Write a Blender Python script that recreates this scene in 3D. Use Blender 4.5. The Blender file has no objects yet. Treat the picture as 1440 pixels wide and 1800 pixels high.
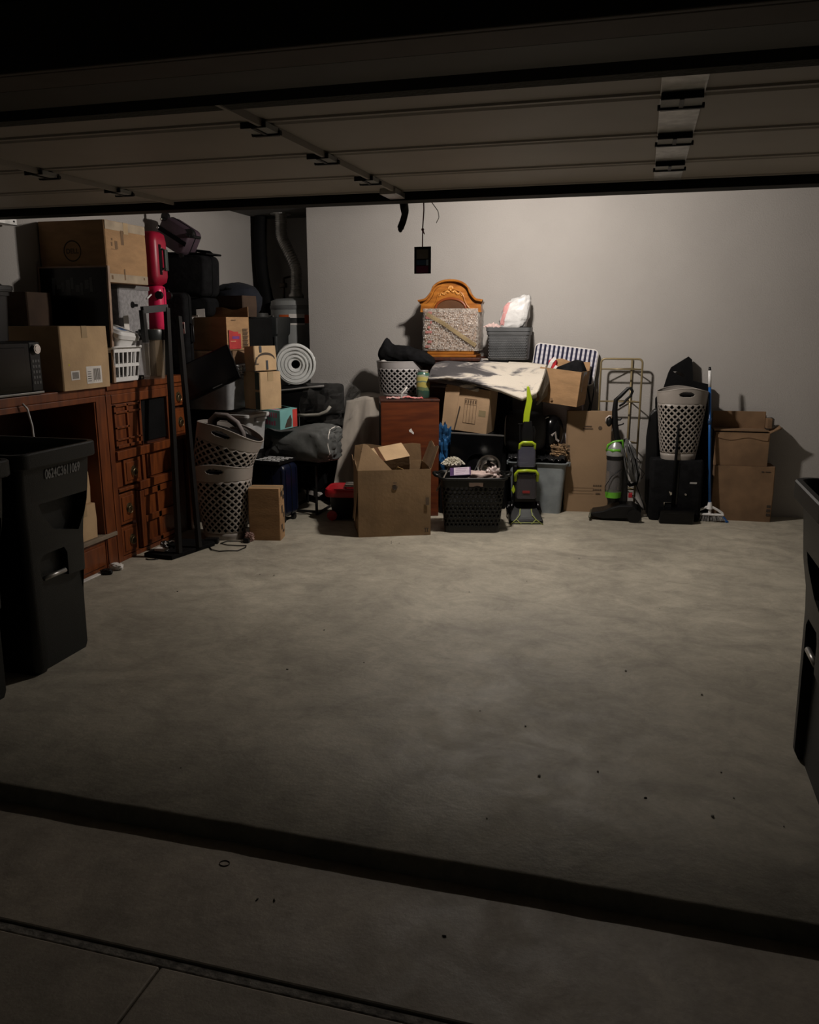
import bpy, bmesh, math, random
from mathutils import Vector, Matrix, Euler, noise
random.seed(7)
PI = math.pi
S = bpy.context.scene
C = S.collection
R = math.radians

# ---------------------------------------------------------------- camera model
F = 1440.0; H = 1.58; PITCH = R(12.9); YAW = R(15.5)
def ray(px, py):
    cx = (px-720)/F; cy = -(py-900)/F
    f = math.cos(PITCH)+cy*math.sin(PITCH); u = -math.sin(PITCH)+cy*math.cos(PITCH)
    return Vector((cx*math.cos(YAW)-f*math.sin(YAW), cx*math.sin(YAW)+f*math.cos(YAW), u))
def at(px, py, X=None, Y=None, Z=None):
    """world point seen at a pixel of the survey photo, at a known distance"""
    d = ray(px, py)
    if X is not None: t = X/d.x
    elif Y is not None: t = Y/d.y
    else: t = (Z-H)/d.z
    return Vector((d.x*t, d.y*t, H+d.z*t))

cam = bpy.data.objects.new('camera', bpy.data.cameras.new('camera'))
C.objects.link(cam)
cam.location = (0, 0, H)
cam.rotation_euler = (PI/2-PITCH, 0, YAW)
cam.data.sensor_fit = 'HORIZONTAL'; cam.data.sensor_width = 36; cam.data.lens = 36*F/1440.0
cam.data.clip_start = 0.02
S.camera = cam
S.view_settings.view_transform = 'Standard'
S.view_settings.look = 'None'
S.view_settings.gamma = 1
S.view_settings.use_curve_mapping = False

# ---------------------------------------------------------------- materials
MATS = {}
def lin(c):
    return tuple(((v/255)/12.92 if v/255 <= .04045 else ((v/255+.055)/1.055)**2.4) for v in c)
def mat(name, col, rough=.6, metal=0, var=0.12, vscale=8, bump=0, bscale=60, alpha=1, trans=0,
        col2=None, stretch=None, spec=.5, emit=0, sheen=0, coat=0):
    """plain procedural surface; col is linear rgb"""
    if name in MATS: return MATS[name]
    m = bpy.data.materials.new(name); m.use_nodes = True; MATS[name] = m
    N = m.node_tree.nodes; L = m.node_tree.links
    b = N['Principled BSDF']
    b.inputs['Roughness'].default_value = rough
    b.inputs['Metallic'].default_value = metal
    b.inputs['Specular IOR Level'].default_value = spec
    if alpha < 1: b.inputs['Alpha'].default_value = alpha
    if trans: b.inputs['Transmission Weight'].default_value = trans
    if sheen: b.inputs['Sheen Weight'].default_value = sheen
    if coat: b.inputs['Coat Weight'].default_value = coat
    if emit:
        b.inputs['Emission Color'].default_value = (*col, 1); b.inputs['Emission Strength'].default_value = emit
    tc = N.new('ShaderNodeTexCoord'); mp = N.new('ShaderNodeMapping')
    L.new(tc.outputs['Object'], mp.inputs['Vector'])
    if stretch: mp.inputs['Scale'].default_value = stretch
    nz = N.new('ShaderNodeTexNoise'); nz.inputs['Scale'].default_value = vscale; nz.inputs['Detail'].default_value = 5
    L.new(mp.outputs['Vector'], nz.inputs['Vector'])
    mx = N.new('ShaderNodeMix'); mx.data_type = 'RGBA'
    c2 = col2 if col2 else tuple(v*(1-2*var) for v in col)
    c1 = col if col2 else tuple(min(1, v*(1+var)) for v in col)
    mx.inputs[6].default_value = (*c1, 1); mx.inputs[7].default_value = (*c2, 1)
    rp = N.new('ShaderNodeMapRange'); rp.inputs[1].default_value = .35; rp.inputs[2].default_value = .65
    L.new(nz.outputs['Fac'], rp.inputs[0]); L.new(rp.outputs[0], mx.inputs[0])
    L.new(mx.outputs[2], b.inputs['Base Color'])
    if bump:
        n2 = N.new('ShaderNodeTexNoise'); n2.inputs['Scale'].default_value = bscale; n2.inputs['Detail'].default_value = 4
        L.new(mp.outputs['Vector'], n2.inputs['Vector'])
        bp = N.new('ShaderNodeBump'); bp.inputs['Strength'].default_value = bump; bp.inputs['Distance'].default_value = .01
        L.new(n2.outputs['Fac'], bp.inputs['Height']); L.new(bp.outputs['Normal'], b.inputs['Normal'])
    return m

# ---------------------------------------------------------------- things and parts
def thing(name, label, cat, loc=(0,0,0), rz=0, group=None, rot=None):
    o = bpy.data.objects.new(name, None); C.objects.link(o)
    o.empty_display_size = .05
    o.location = loc; o.rotation_euler = rot if rot else (0, 0, rz)
    o['label'] = label; o['category'] = cat
    if group: o['group'] = group
    return o
def tag(o, label, cat, group=None, kind=None):
    o['label'] = label; o['category'] = cat
    if group: o['group'] = group
    if kind: o['kind'] = kind
    return o
def kids(o): return [c for c in C.objects if c.parent == o]
def copy_tree(o, parent=None):
    c = o.copy(); C.objects.link(c); c.parent = parent
    for ch in kids(o): copy_tree(ch, c)
    return c

class MB:
    """collects shapes and links them as ONE mesh object"""
    def __init__(s): s.bm = bmesh.new()
    def _tf(s, vs, M):
        if M is not None:
            for v in vs: v.co = M @ v.co
    def poly(s, pts): 
        vs = [s.bm.verts.new(p) for p in pts]
        try: s.bm.faces.new(vs)
        except ValueError: pass
        return vs
    def box(s, x0, x1, y0, y1, z0, z1, M=None, bev=0, seg=2):
        r = bmesh.ops.create_cube(s.bm, size=1)['verts']
        for v in r: v.co = Vector(((x0+x1)/2+v.co.x*(x1-x0), (y0+y1)/2+v.co.y*(y1-y0), (z0+z1)/2+v.co.z*(z1-z0)))
        if bev:
            es = list({e for v in r for e in v.link_edges})
            g = bmesh.ops.bevel(s.bm, geom=es, offset=bev, segments=seg, profile=.5, affect='EDGES')
            r = list({v for f in g['faces'] for v in f.verts} | {v for v in r if v.is_valid})
        s._tf(r, M); return r
    def cyl(s, p0, p1, r0, r1=None, n=16, caps=True):
        if r1 is None: r1 = r0
        p0 = Vector(p0); p1 = Vector(p1); d = p1-p0
        q = d.to_track_quat('Z', 'Y').to_matrix().to_4x4()
        M = Matrix.Translation((p0+p1)/2) @ q
        bmesh.ops.create_cone(s.bm, cap_ends=caps, segments=n, radius1=r0, radius2=r1, depth=d.length, matrix=M)
    def sphere(s, c, r, u=16, v=10, sc=(1,1,1)):
        M = Matrix.Translation(c) @ Matrix.Diagonal((*sc, 1))
        bmesh.ops.create_uvsphere(s.bm, u_segments=u, v_segments=v, radius=r, matrix=M)
    def loft(s, rings, cap=True, close=True):
        """rings of equal length lists of points"""
        V = [[s.bm.verts.new(p) for p in rg] for rg in rings]
        n = len(V[0])
        for a, b in zip(V, V[1:]):
            for i in range(n if close else n-1):
                j = (i+1) % n
                try: s.bm.faces.new((a[i], a[j], b[j], b[i]))
                except ValueError: pass
        if cap and close:
            s.bm.faces.new(list(reversed(V[0]))); s.bm.faces.new(V[-1])
        return V
    def tube(s, pts, r, n=8, closed=False, sq=None):
        pts = [Vector(p) for p in pts]; m = len(pts); rings = []
        up = Vector((0, 0, 1)); prev = None
        for i, p in enumerate(pts):
            if closed: t = pts[(i+1) % m]-pts[i-1]
            else: t = pts[min(i+1, m-1)]-pts[max(i-1, 0)]
            if t.length < 1e-9: t = Vector((0,0,1))
            t.normalize()
            if prev is None:
                a = up if abs(t.dot(up)) < .9 else Vector((1, 0, 0))
                nrm = (a-t*a.dot(t)).normalized()
            else:
                nrm = prev-t*prev.dot(t)
                nrm = nrm.normalized() if nrm.length > 1e-6 else t.orthogonal().normalized()
            prev = nrm; bn = t.cross(nrm)
            rr = r[i] if isinstance(r, (list, tuple)) else r
            if sq: rings.append([p+nrm*(sx*sq[0]/2)+bn*(sy*sq[1]/2) for sx, sy in ((1,1),(-1,1),(-1,-1),(1,-1))])
            else: rings.append([p+nrm*(rr*math.cos(2*PI*k/n))+bn*(rr*math.sin(2*PI*k/n)) for k in range(n)])
        if closed: rings.append(rings[0]); s.loft(rings, cap=False)
        else: s.loft(rings)
    def lathe(s, prof, n=24, c=(0,0,0), sx=1, sy=1, cap=True):
        c = Vector(c)
        s.loft([[c+Vector((r*sx*math.cos(2*PI*k/n), r*sy*math.sin(2*PI*k/n), z)) for k in range(n)] for r, z in prof], cap=cap)
    def prism(s, outline, t, M=None, axis='Y'):
        """outline in (a,b); extruded t along the third axis (Y: a=x,b=z)"""
        def P(a, b, c): return {'Y': (a, c, b), 'Z': (a, b, c), 'X': (c, a, b)}[axis]
        V = s.loft([[P(a, b, 0) for a, b in outline], [P(a, b, t) for a, b in outline]])
        if M is not None:
            for rg in V: s._tf(rg, M)
    def grid(s, fn, nu, nv, closeu=False, skip=None):
        V = [[s.bm.verts.new(fn(i/nu, j/nv)) for j in range(nv+1)] for i in range(nu if closeu else nu+1)]
        for i in range(nu):
            for j in range(nv):
                if skip and skip((i+.5)/nu, (j+.5)/nv): continue
                a = V[i]; b = V[(i+1) % len(V)]
                s.bm.faces.new((a[j], b[j], b[j+1], a[j+1]))
        return V
    def build(s, name, m, parent=None, smooth=False, solid=0, sub=0, bevel=0, loc=None, rot=None, off=0, auto=None):
        bmesh.ops.recalc_face_normals(s.bm, faces=s.bm.faces)
        me = bpy.data.meshes.new(name); s.bm.to_mesh(me); s.bm.free()
        if m is not None: me.materials.append(m)
        if smooth:
            for p in me.polygons: p.use_smooth = True
        if auto:
            me.set_sharp_from_angle(angle=R(auto))
        o = bpy.data.objects.new(name, me); C.objects.link(o)
        if parent is not None: o.parent = parent
        if loc: o.location = loc
        if rot: o.rotation_euler = rot
        if solid:
            q = o.modifiers.new('solid', 'SOLIDIFY'); q.thickness = solid; q.offset = off
        if bevel:
            q = o.modifiers.new('bevel', 'BEVEL'); q.width = bevel; q.segments = 2; q.limit_method = 'ANGLE'
        if sub:
            q = o.modifiers.new('sub', 'SUBSURF'); q.levels = sub; q.render_levels = sub
        return o

def text(s, name, string, size, m, parent, loc, rot, ext=.0006, sx=1, bold=0, align='LEFT'):
    cu = bpy.data.curves.new(name, 'FONT'); cu.body = string; cu.size = size; cu.extrude = ext
    cu.align_x = align; cu.offset = bold
    t = bpy.data.objects.new(name, cu); C.objects.link(t)
    bpy.context.view_layer.update()
    me = bpy.data.meshes.new_from_object(t.evaluated_get(bpy.context.evaluated_depsgraph_get()))
    bpy.data.objects.remove(t)
    me.materials.clear(); me.materials.append(m)
    o = bpy.data.objects.new(name, me); C.objects.link(o); o.parent = parent
    o.location = loc; o.rotation_euler = rot; o.scale = (sx, 1, 1)
    return o

def rrect(hx, hy, r, n=5, cx=0, cy=0, z=0):
    r = min(r, hx*.99, hy*.99); out = []
    for q, (sx, sy) in enumerate(((1,1),(-1,1),(-1,-1),(1,-1))):
        for k in range(n+1):
            a = q*PI/2+k*PI/2/n
            out.append((cx+sx*(hx-r)+r*math.cos(a), cy+sy*(hy-r)+r*math.sin(a), z))
    return out
def fbm(x, y=0, z=0, k=1): return noise.fractal(Vector((x*k, y*k, z*k)), 1.0, 2.0, 3)

# shared materials -------------------------------------------------------------
CARD = mat('cardboard', (.36, .21, .10), .85, var=.1, vscale=6, bump=.15, bscale=40, stretch=(1,1,3))
CARD2 = mat('cardboard_pale', (.50, .34, .19), .85, var=.08, vscale=5, bump=.12, bscale=50)
CARD3 = mat('cardboard_brown', (.20, .118, .062), .88, var=.12, vscale=6, bump=.15, bscale=40)
TAPE = mat('packing_tape', (.42, .30, .17), .25, var=.05)
TAPED = mat('tape_dark', (.045, .05, .06), .35, var=.1)
INK = mat('ink', (.05, .035, .025), .8, var=.05)
INKW = mat('ink_white', (.42, .42, .42), .7, var=.05)
PAPER = mat('paper', (.72, .68, .64), .8, var=.06)
BLK = mat('black_plastic', (.006, .006, .0065), .42, var=.15, spec=.35)
BLKM = mat('black_matte', (.0035, .0035, .0038), .8, var=.2, bump=.1, spec=.15)
BLKF = mat('black_fabric', (.007, .007, .0078), .92, var=.2, vscale=20, bump=.35, bscale=30, spec=.15)
BLKG = mat('black_gloss', (.003, .003, .0035), .18, var=.1, spec=.3)
BLKMET = mat('black_metal', (.006, .006, .0065), .45, var=.1, spec=.35)
TAUPE = mat('taupe_plastic', (.33, .295, .265), .45, var=.04)
GREYPL = mat('grey_plastic', (.36, .34, .335), .45, var=.04)
WHITEPL = mat('white_plastic', (.75, .74, .73), .4, var=.03)
CHROME = mat('chrome', (.75, .73, .70), .18, metal=1, var=.05)
GALV = mat('galvanised', (.55, .54, .52), .38, metal=.85, var=.12, vscale=20)
LIME = mat('lime_plastic', (.40, .52, .02), .3, var=.04)
GREEN = mat('green_plastic', (.13, .45, .03), .3, var=.04)
WOOD = mat('cherry_wood', (.20, .050, .009), .45, var=0, col2=(.10, .023, .005), vscale=5, stretch=(1, 6, .8), coat=.15)
WOODD = mat('cherry_wood_dark', (.07, .016, .006), .5, var=0, col2=(.035, .009, .004), vscale=5, stretch=(6, 1, 1))
OAK = mat('honey_oak', (.42, .155, .022), .35, var=0, col2=(.25, .08, .011), vscale=7, stretch=(1, 1, 6), coat=.3)
BRASSD = mat('antique_brass', (.20, .15, .08), .35, metal=.8, var=.3, vscale=40)
# ================================================================ SETTING
XL, XR, YB, YA, XA, ZC = -3.80, 1.75, 7.30, 8.05, -2.995, 2.62
YT = 2.127
def struct(o): o['kind'] = 'structure'; return o

def wall_mat(name, col, bump=.25):
    m = mat(name, col, .9, var=.02, vscale=2, bump=bump, bscale=90, spec=.2)
    return m
WALL = wall_mat('painted_drywall', (.39, .367, .345))
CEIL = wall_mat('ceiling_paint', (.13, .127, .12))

def concrete(name, col, seed=0.0, marks=1.0):
    m = bpy.data.materials.new(name); m.use_nodes = True
    N = m.node_tree.nodes; L = m.node_tree.links; b = N['Principled BSDF']
    b.inputs['Specular IOR Level'].default_value = .55
    tc = N.new('ShaderNodeTexCoord'); mp = N.new('ShaderNodeMapping'); L.new(tc.outputs['Object'], mp.inputs['Vector'])
    mp.inputs['Location'].default_value = (seed, seed*.7, 0)
    def nz(scale, detail=6, rough=.55, dist=0, src=None):
        n = N.new('ShaderNodeTexNoise'); n.inputs['Scale'].default_value = scale; n.inputs['Detail'].default_value = detail
        n.inputs['Roughness'].default_value = rough; n.inputs['Distortion'].default_value = dist
        L.new((src or mp).outputs[0], n.inputs['Vector']); return n
    def ramp(src, lo, hi, a, c):
        r = N.new('ShaderNodeMapRange'); r.inputs[1].default_value = lo; r.inputs[2].default_value = hi
        r.inputs[3].default_value = a; r.inputs[4].default_value = c; L.new(src, r.inputs[0]); return r.outputs[0]
    def mul(a, c):
        k = N.new('ShaderNodeMath'); k.operation = 'MULTIPLY'; L.new(a, k.inputs[0]); L.new(c, k.inputs[1]); return k.outputs[0]
    st = N.new('ShaderNodeMapping'); L.new(tc.outputs['Object'], st.inputs['Vector'])
    st.inputs['Rotation'].default_value = (0, 0, .5); st.inputs['Scale'].default_value = (1, 1.5, 1)
    big = ramp(nz(.9, 5, .6, 1.2).outputs['Fac'], .35, .65, .82, 1.12)
    mid = ramp(nz(3.2, 9, .68, 2.2).outputs['Fac'], .30, .70, .84, 1.12)
    trowel = ramp(nz(2.0, 11, .74, 1.2, st).outputs['Fac'], .46, .66, 1.07, .80)
    fine = mul(ramp(nz(55, 6, .7).outputs['Fac'], .3, .7, .92, 1.07), ramp(nz(9, 9, .72, .8).outputs['Fac'], .3, .7, .86, 1.12))
    f = mul(mul(big, mid), mul(trowel, fine))
    vm = N.new('ShaderNodeVectorMath'); vm.operation = 'SCALE'; vm.inputs[0].default_value = col
    L.new(f, vm.inputs['Scale'])
    L.new(vm.outputs[0], b.inputs['Base Color'])
    L.new(ramp(nz(4, 8, .6, 1).outputs['Fac'], .35, .7, .52, .72), b.inputs['Roughness'])
    bp = N.new('ShaderNodeBump'); bp.inputs['Strength'].default_value = .35; bp.inputs['Distance'].default_value = .006
    L.new(nz(30, 10, .7).outputs['Fac'], bp.inputs['Height'])
    b2 = N.new('ShaderNodeBump'); b2.inputs['Strength'].default_value = .07*marks; b2.inputs['Distance'].default_value = .03
    L.new(nz(3.0, 6, .55, 1.5, st).outputs['Fac'], b2.inputs['Height']); L.new(bp.outputs[0], b2.inputs['Normal'])
    L.new(b2.outputs[0], b.inputs['Normal'])
    return m
CONC = concrete('slab_concrete', (.40, .362, .288))
CONC2 = concrete('apron_concrete', (.35, .302, .24), 5.3, .6)
CONC3 = concrete('drive_concrete', (.34, .295, .235), 11.1, .6)

b = MB()
# garage slab with a slightly wandering front lip
nx = 90
def lip(i):
    x = XL-.3+(XR-XL+.6)*i/nx
    return x, YT+.006*fbm(x, 3, 0, 2.5)+.004*fbm(x, 9, 0, 9)
top = [lip(i) for i in range(nx+1)]
def lowr(i):
    x, y = top[i]; return (x, y-.022+.006*fbm(x, 1, 4, 3), -.062)
b.loft([[(x, 8.3, 0) for x, y in top], [(x, 2.7, 0) for x, y in top], [(x, y+.012, 0) for x, y in top], [(x, y, -.008) for x, y in top], [lowr(i) for i in range(nx+1)]], close=False, cap=False)
struct(b.build('floor', CONC, smooth=True, auto=40))

b = MB(); ap = -.055
y2 = 1.617
b.box(-5, 3, y2, 2.13, ap-.12, ap, bev=.006)
struct(b.build('apron_slab', CONC2))
b = MB(); b.box(-5, 3, y2-.03, y2-.001, ap-.12, ap-.006, bev=.003)
struct(b.build('expansion_joint', mat('joint_filler', (.24, .22, .19), .9, var=.3, vscale=30, bump=.4, bscale=80)))
xj = -1.115
b = MB(); b.box(-5, xj-.002, -1.5, y2-.034, ap-.12, ap-.002, bev=.006)
struct(b.build('driveway_slab', CONC3))
b = MB(); b.box(xj+.002, 3, -1.5, y2-.034, ap-.12, ap-.002, bev=.006)
struct(b.build('driveway_slab', CONC3))
b = MB(); b.box(-6, 5, -3, 2.1, ap-.4, ap-.03)
struct(b.build('driveway_base', CONC3))

def slab(name, m, *a):
    b = MB(); b.box(*a); return struct(b.build(name, m))
slab('wall_left', WALL, XL-.12, XL, 2.31, YA+.12, 0, ZC)
slab('wall_back', WALL, XA, XR, YB, YB+.12, 0, ZC)
slab('wall_alcove_side', WALL, XA, XA+.12, YB+.121, YA, 0, ZC)
slab('wall_alcove_back', WALL, XL, XA+.12, YA, YA+.12, 0, ZC)
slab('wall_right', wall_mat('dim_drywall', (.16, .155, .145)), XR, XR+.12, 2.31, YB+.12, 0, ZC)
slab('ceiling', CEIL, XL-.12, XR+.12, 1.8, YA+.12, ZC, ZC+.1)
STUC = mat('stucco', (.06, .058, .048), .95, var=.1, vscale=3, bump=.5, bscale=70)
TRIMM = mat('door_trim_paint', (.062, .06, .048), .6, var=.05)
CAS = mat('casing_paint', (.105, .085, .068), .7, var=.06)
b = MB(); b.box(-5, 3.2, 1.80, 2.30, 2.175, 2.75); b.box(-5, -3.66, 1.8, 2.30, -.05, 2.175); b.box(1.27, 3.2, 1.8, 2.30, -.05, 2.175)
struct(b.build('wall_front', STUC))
b = MB(); b.box(-3.66, 1.27, 1.785, 1.895, 2.150, 2.174, bev=.004); b.box(-3.66,1.27,1.765,1.785,2.150,2.30,bev=.004)
struct(b.build('trim_1', CAS))
b = MB(); b.box(-3.66, 1.27, 1.905, 1.925, 2.154, 2.174, bev=.003); b.box(-3.66, 1.27, 1.93, 2.085, 2.158, 2.174, bev=.004)
struct(b.build('trim_2', TRIMM))
b = MB(); b.prism([(2.086, 2.174), (2.125, 2.174), (2.131, 2.150), (2.120, 2.142)], 4.93, M=Matrix.Translation((-3.66, 0, 0)), axis='X')
struct(b.build('trim_3', mat('rubber_seal', (.008, .008, .008), .7)))
b = MB(); b.box(XA+.0, XR, YB-.012, YB, 0, .001)
b.bm.free()

# ---------------------------------------------------------------- garage door, rolled up overhead
DP = mat('door_panel_paint', (.42, .38, .33), .55, var=.03, vscale=3)
DPD = mat('door_joint_shadow_gap', (.06, .055, .05), .8)
STR = mat('strut_steel_shaded', (.012, .012, .009), .7, var=.1, spec=.2)  # shade of the unlit strut face put into its steel colour
def dz(y): return 2.192+.012*(y-2.2)
door = bpy.data.objects.new('door_1', None); C.objects.link(door); struct(door)
bounds = [2.17, 2.55, 3.085, 3.617, 4.085]
sl = math.atan(.012)
for k in range(4):
    y0, y1 = bounds[k]+.006, bounds[k+1]-.006
    b = MB(); M = Matrix.Translation((0, 0, 0))
    def pr(y, d=0): return (y, dz(y)+d)
    out = [pr(y0), pr(y0+.012, -.006), pr(y0+.03, -.006), pr(y0+.036), pr(y1-.036), pr(y1-.03, -.006), pr(y1-.012, -.006), pr(y1), pr(y1, .045), pr(y0, .045)]
    b.prism(out, 4.88, M=Matrix.Translation((-3.64, 0, 0)), axis='X')
    b.build('door_panel', DP, door)
    if k < 3:
        b = MB(); y = bounds[k+1]
        b.box(-3.63, 1.23, y-.0055, y+.0055, dz(y)+.004, dz(y)+.04); b.build('panel_joint', DPD, door)
for xs, w in ((-3.6, .08), (-2.44, .055), (-1.195, .06), (.067, .115), (1.2, .08)):
    for k in range(4):
        y0, y1 = bounds[k]+.015, bounds[k+1]-.02
        b = MB()
        vs = b.box(xs-w/2, xs+w/2, y0, y1, dz(y0)-.0075, dz(y0)-.0005)
        for v in vs: v.co.z += .012*(v.co.y-y0)
        if w < .1:
            vs = b.box(xs+w/2-.012, xs+w/2, y0, y1, dz(y0)-.022, dz(y0)-.007)
            for v in vs: v.co.z += .012*(v.co.y-y0)
        b.build('stile', GALV if w > .1 else DP, door)
    for k in (1, 2, 3):
        y = bounds[k]; z = dz(y)
        h = bpy.data.objects.new('hinge', None)
        b = MB(); hw = .042 if w < .1 else .055
        b.box(xs-hw, xs-.006, y-.045, y+.045, z-.024, z-.008); b.box(xs+.006, xs+hw, y-.045, y+.045, z-.024, z-.008)
        pass
        hg = b.build('hinge', mat('hinge_zinc', (.42, .42, .40), .5, var=.1), door)
        b = MB(); b.cyl((xs-hw-.008, y+.05, z-.022), (xs+hw+.008, y+.05, z-.022), .008, n=10)
        b.box(xs-.006, xs+.006, y-.05, y+.045, z-.028, z-.010); b.box(xs-hw, xs+hw, y+.045, y+.058, z-.030, z-.008); b.box(xs-hw, xs+hw, y-.052, y-.046, z-.026, z-.008)
        b.build('hinge_pin', BLKMET, hg)
# reinforcing strut across the top section
b = MB()
b.prism([(4.09, 2.172), (4.20, 2.172), (4.20, 2.178), (4.097, 2.178), (4.097, 2.232), (4.09, 2.232)], 4.88, M=Matrix.Translation((-3.64, 0, 0)), axis='X')
b.prism([(4.19, 2.178), (4.196, 2.178), (4.196, 2.24), (4.19, 2.24)], 4.88, M=Matrix.Translation((-3.64, 0, 0)), axis='X')
b.build('strut', STR, door)
b = MB(); b.box(-1.235, -1.155, 3.92, 4.09, 2.178, 2.205, bev=.004); b.box(-1.215, -1.175, 4.0, 4.085, 2.205, 2.215, bev=.003)
b.build('operator_bracket', GALV, door)
b = MB()
p0 = at(711, 352, Y=4.28); p1 = at(713, 372, Y=4.32); p2 = at(709, 388, Y=4.34); p3 = at(704, 401, Y=4.35)
b.tube([p0, p1, p2, p3], .01, sq=(.018, .034)); b.tube([at(706, 352, Y=4.28), at(708, 366, Y=4.3), at(711, 378, Y=4.32)], .008, sq=(.014, .022))
b.cyl(at(709, 361, Y=4.24), at(709, 361, Y=4.34), .012, n=10); b.sphere(p3, .017, sc=(.8, .8, 1.3))
b.build('door_arm', BLKMET, door)
# ---------------------------------------------------------------- horizontal tracks
for i, (x, lb) in enumerate(((-3.735, 'galvanised overhead door track along the left wall'), (1.33, 'galvanised overhead door track along the right side'))):
    t = thing('door_track', lb, 'rail', (x, 0, 0))
    b = MB(); s = 1 if x < 0 else -1
    b.box(-.03, .03, 2.31, 4.42, 2.165, 2.168); b.box(-.03, -.027, 2.31, 4.42, 2.165, 2.205); b.box(.027, .03, 2.31, 4.42, 2.165, 2.205)
    b.build('rail', GALV, t)
    b = MB(); b.box(-.004, .03, 4.36, 4.40, 2.20, ZC-.001); b.build('hanger', GALV, t)
    b = MB(); b.cyl((.031, 4.395, 2.187), (.034, 4.395, 2.187), .006, n=10); b.build('bolt', BLKMET, t)
# ---------------------------------------------------------------- opener with its lamp (the only light in the room)
LX, LY, LZ = -.90, 5.30, 2.47
t = thing('garage_door_opener', 'grey overhead opener motor hung from the garage ceiling', 'opener', (-1.2, 5.68, 0))
b = MB(); b.box(-.16, .16, -.2, .2, 2.495, 2.605, bev=.02); b.build('motor_housing', mat('opener_grey', (.2, .2, .2), .5), t, smooth=True, auto=30)
b = MB(); b.box(-.015, .015, -3.38, -.2, 2.51, 2.54); b.build('rail', GALV, t)
b = MB(); b.box(-.02, .02, -.02, .02, 2.605, ZC-.001); b.build('ceiling_bracket', GALV, t)
b = MB(); b.box(.155, .30, -.03, .03, 2.518, 2.538); b.cyl((.29, 0, 2.52), (.29, 0, 2.492), .02); b.build('lamp_socket', WHITEPL, t)
b = MB(); b.box(.18, .40, -.093, -.089, 2.389, 2.518); b.box(.18, .40, -.089, .05, 2.514, 2.518); b.build('light_block_plate', BLKM, t)  # unseen plate added to dim the lamplight toward the front floor
b = MB(); b.sphere((.29, 0, 2.455), .034); b.build('bulb', mat('bulb_glow', (1, .93, .82), emit=8), t, smooth=True)
lp = bpy.data.lights.new('opener_lamp', 'POINT'); lp.energy = 265; lp.color = (1, .92, .84); lp.shadow_soft_size = .05
lo = bpy.data.objects.new('opener_lamp', lp); C.objects.link(lo); lo.parent = t; lo.location = (.29, 0, 2.455)
# release cord and tag
t = thing('release_cord', 'dark red pull cord with a printed tag hanging behind the raised garage door', 'cord', (-1.2, 4.6, 1.85))
b = MB(); b.box(-.03, .03, -.04, .04, .62, .66, bev=.006); b.build('trolley', BLKMET, t)
b = MB(); b.tube([(0, 0, .63), (.003, 0, .45), (.006, 0, .34), (0, 0, .25), (-.001, 0, .15)], .0035, n=6); b.sphere((0, 0, .24), .008); b.tube([(0,0,.24),(.01,0,.215)], .003, n=6)
b.build('cord', mat('red_cord', (.16, .025, .02), .8), t, smooth=True)
TG = mat('tag_grey', (.30, .27, .23), .5, var=.2)
b = MB(); b.box(-.048, .048, -.003, .003, .006, .15, bev=.002); b.build('tag', mat('tag_black', (.02, .02, .022), .45), t)
b = MB(); b.box(-.034, .034, -.0045, -.003, .085, .135); b.build('tag_print', TG, t)
b = MB(); b.box(-.034, .02, -.0045, -.003, .052, .078); b.build('tag_print', mat('tag_blue', (.08, .16, .28), .5), t)
b = MB(); b.box(.022, .034, -.0045, -.003, .05, .08); b.build('tag_print', mat('tag_cyan', (.6, .75, .85), .5), t)
b = MB(); b.box(-.036, .034, -.0045, -.003, .010, .048); b.build('tag_print', mat('tag_purple', (.25, .05, .12), .5), t)
t = thing('sensor_wire', 'thin white wire curling down beside the red release cord', 'wire', at(766, 360, Y=4.7))
b = MB(); o0 = at(766, 360, Y=4.7)
b.tube([at(752, 346, Y=4.7)-o0+Vector((0,0,.335)), at(752, 346, Y=4.7)-o0, at(763, 361, Y=4.7)-o0, at(770, 371, Y=4.7)-o0, at(772, 382, Y=4.7)-o0, at(767, 392, Y=4.7)-o0], .0022, n=6)
b.build('wire', mat('wire_white', (.55, .53, .5), .5), t, smooth=True)

# ---------------------------------------------------------------- alcove: water heater
hx, hy = -3.28, 7.68
t = thing('water_heater', 'grey cylindrical water heater with an orange label in the corner alcove', 'water heater', (hx, hy, 0))
HT = mat('heater_enamel', (.27, .28, .275), .45, var=.05)
b = MB(); b.lathe([(.235, .02), (.25, .03), (.25, 1.76), (.25, 1.765), (.245, 1.80), (.2, 1.82), (.08, 1.83)], n=40); b.build('tank', HT, t, smooth=True, auto=50)
b = MB(); b.lathe([(.253, 1.72), (.256, 1.725), (.256, 1.755), (.25, 1.76)], n=40); b.build('tank_cap', mat('heater_cap', (.16, .165, .165), .5), t, smooth=True, auto=50)
def wrap(r, a0, a1, z0, z1, n=10):
    bb = MB(); bb.loft([[(r*math.cos(R(a0+(a1-a0)*k/n)), r*math.sin(R(a0+(a1-a0)*k/n)), z) for k in range(n+1)] for z in (z0, z1)], close=False, cap=False); return bb
wrap(.2525, -108, -28, 1.59, 1.67).build('label', mat('label_orange', (.55, .10, .02), .5), t)
wrap(.2535, -84, -50, 1.58, 1.675).build('label', mat('label_black', (.02, .02, .02), .5), t)
wrap(.2545, -84, -50, 1.64, 1.677).build('label', PAPER, t)
wrap(.2545, -84, -50, 1.575, 1.59).build('label', PAPER, t)
b = MB()
zt = 1.83
b.lathe([(.075, zt), (.075, zt+.03), (.055, zt+.05), (.055, zt+.08)], n=24, c=(.0,0,0)); b.build('draft_hood', GALV, t, smooth=True)
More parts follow.
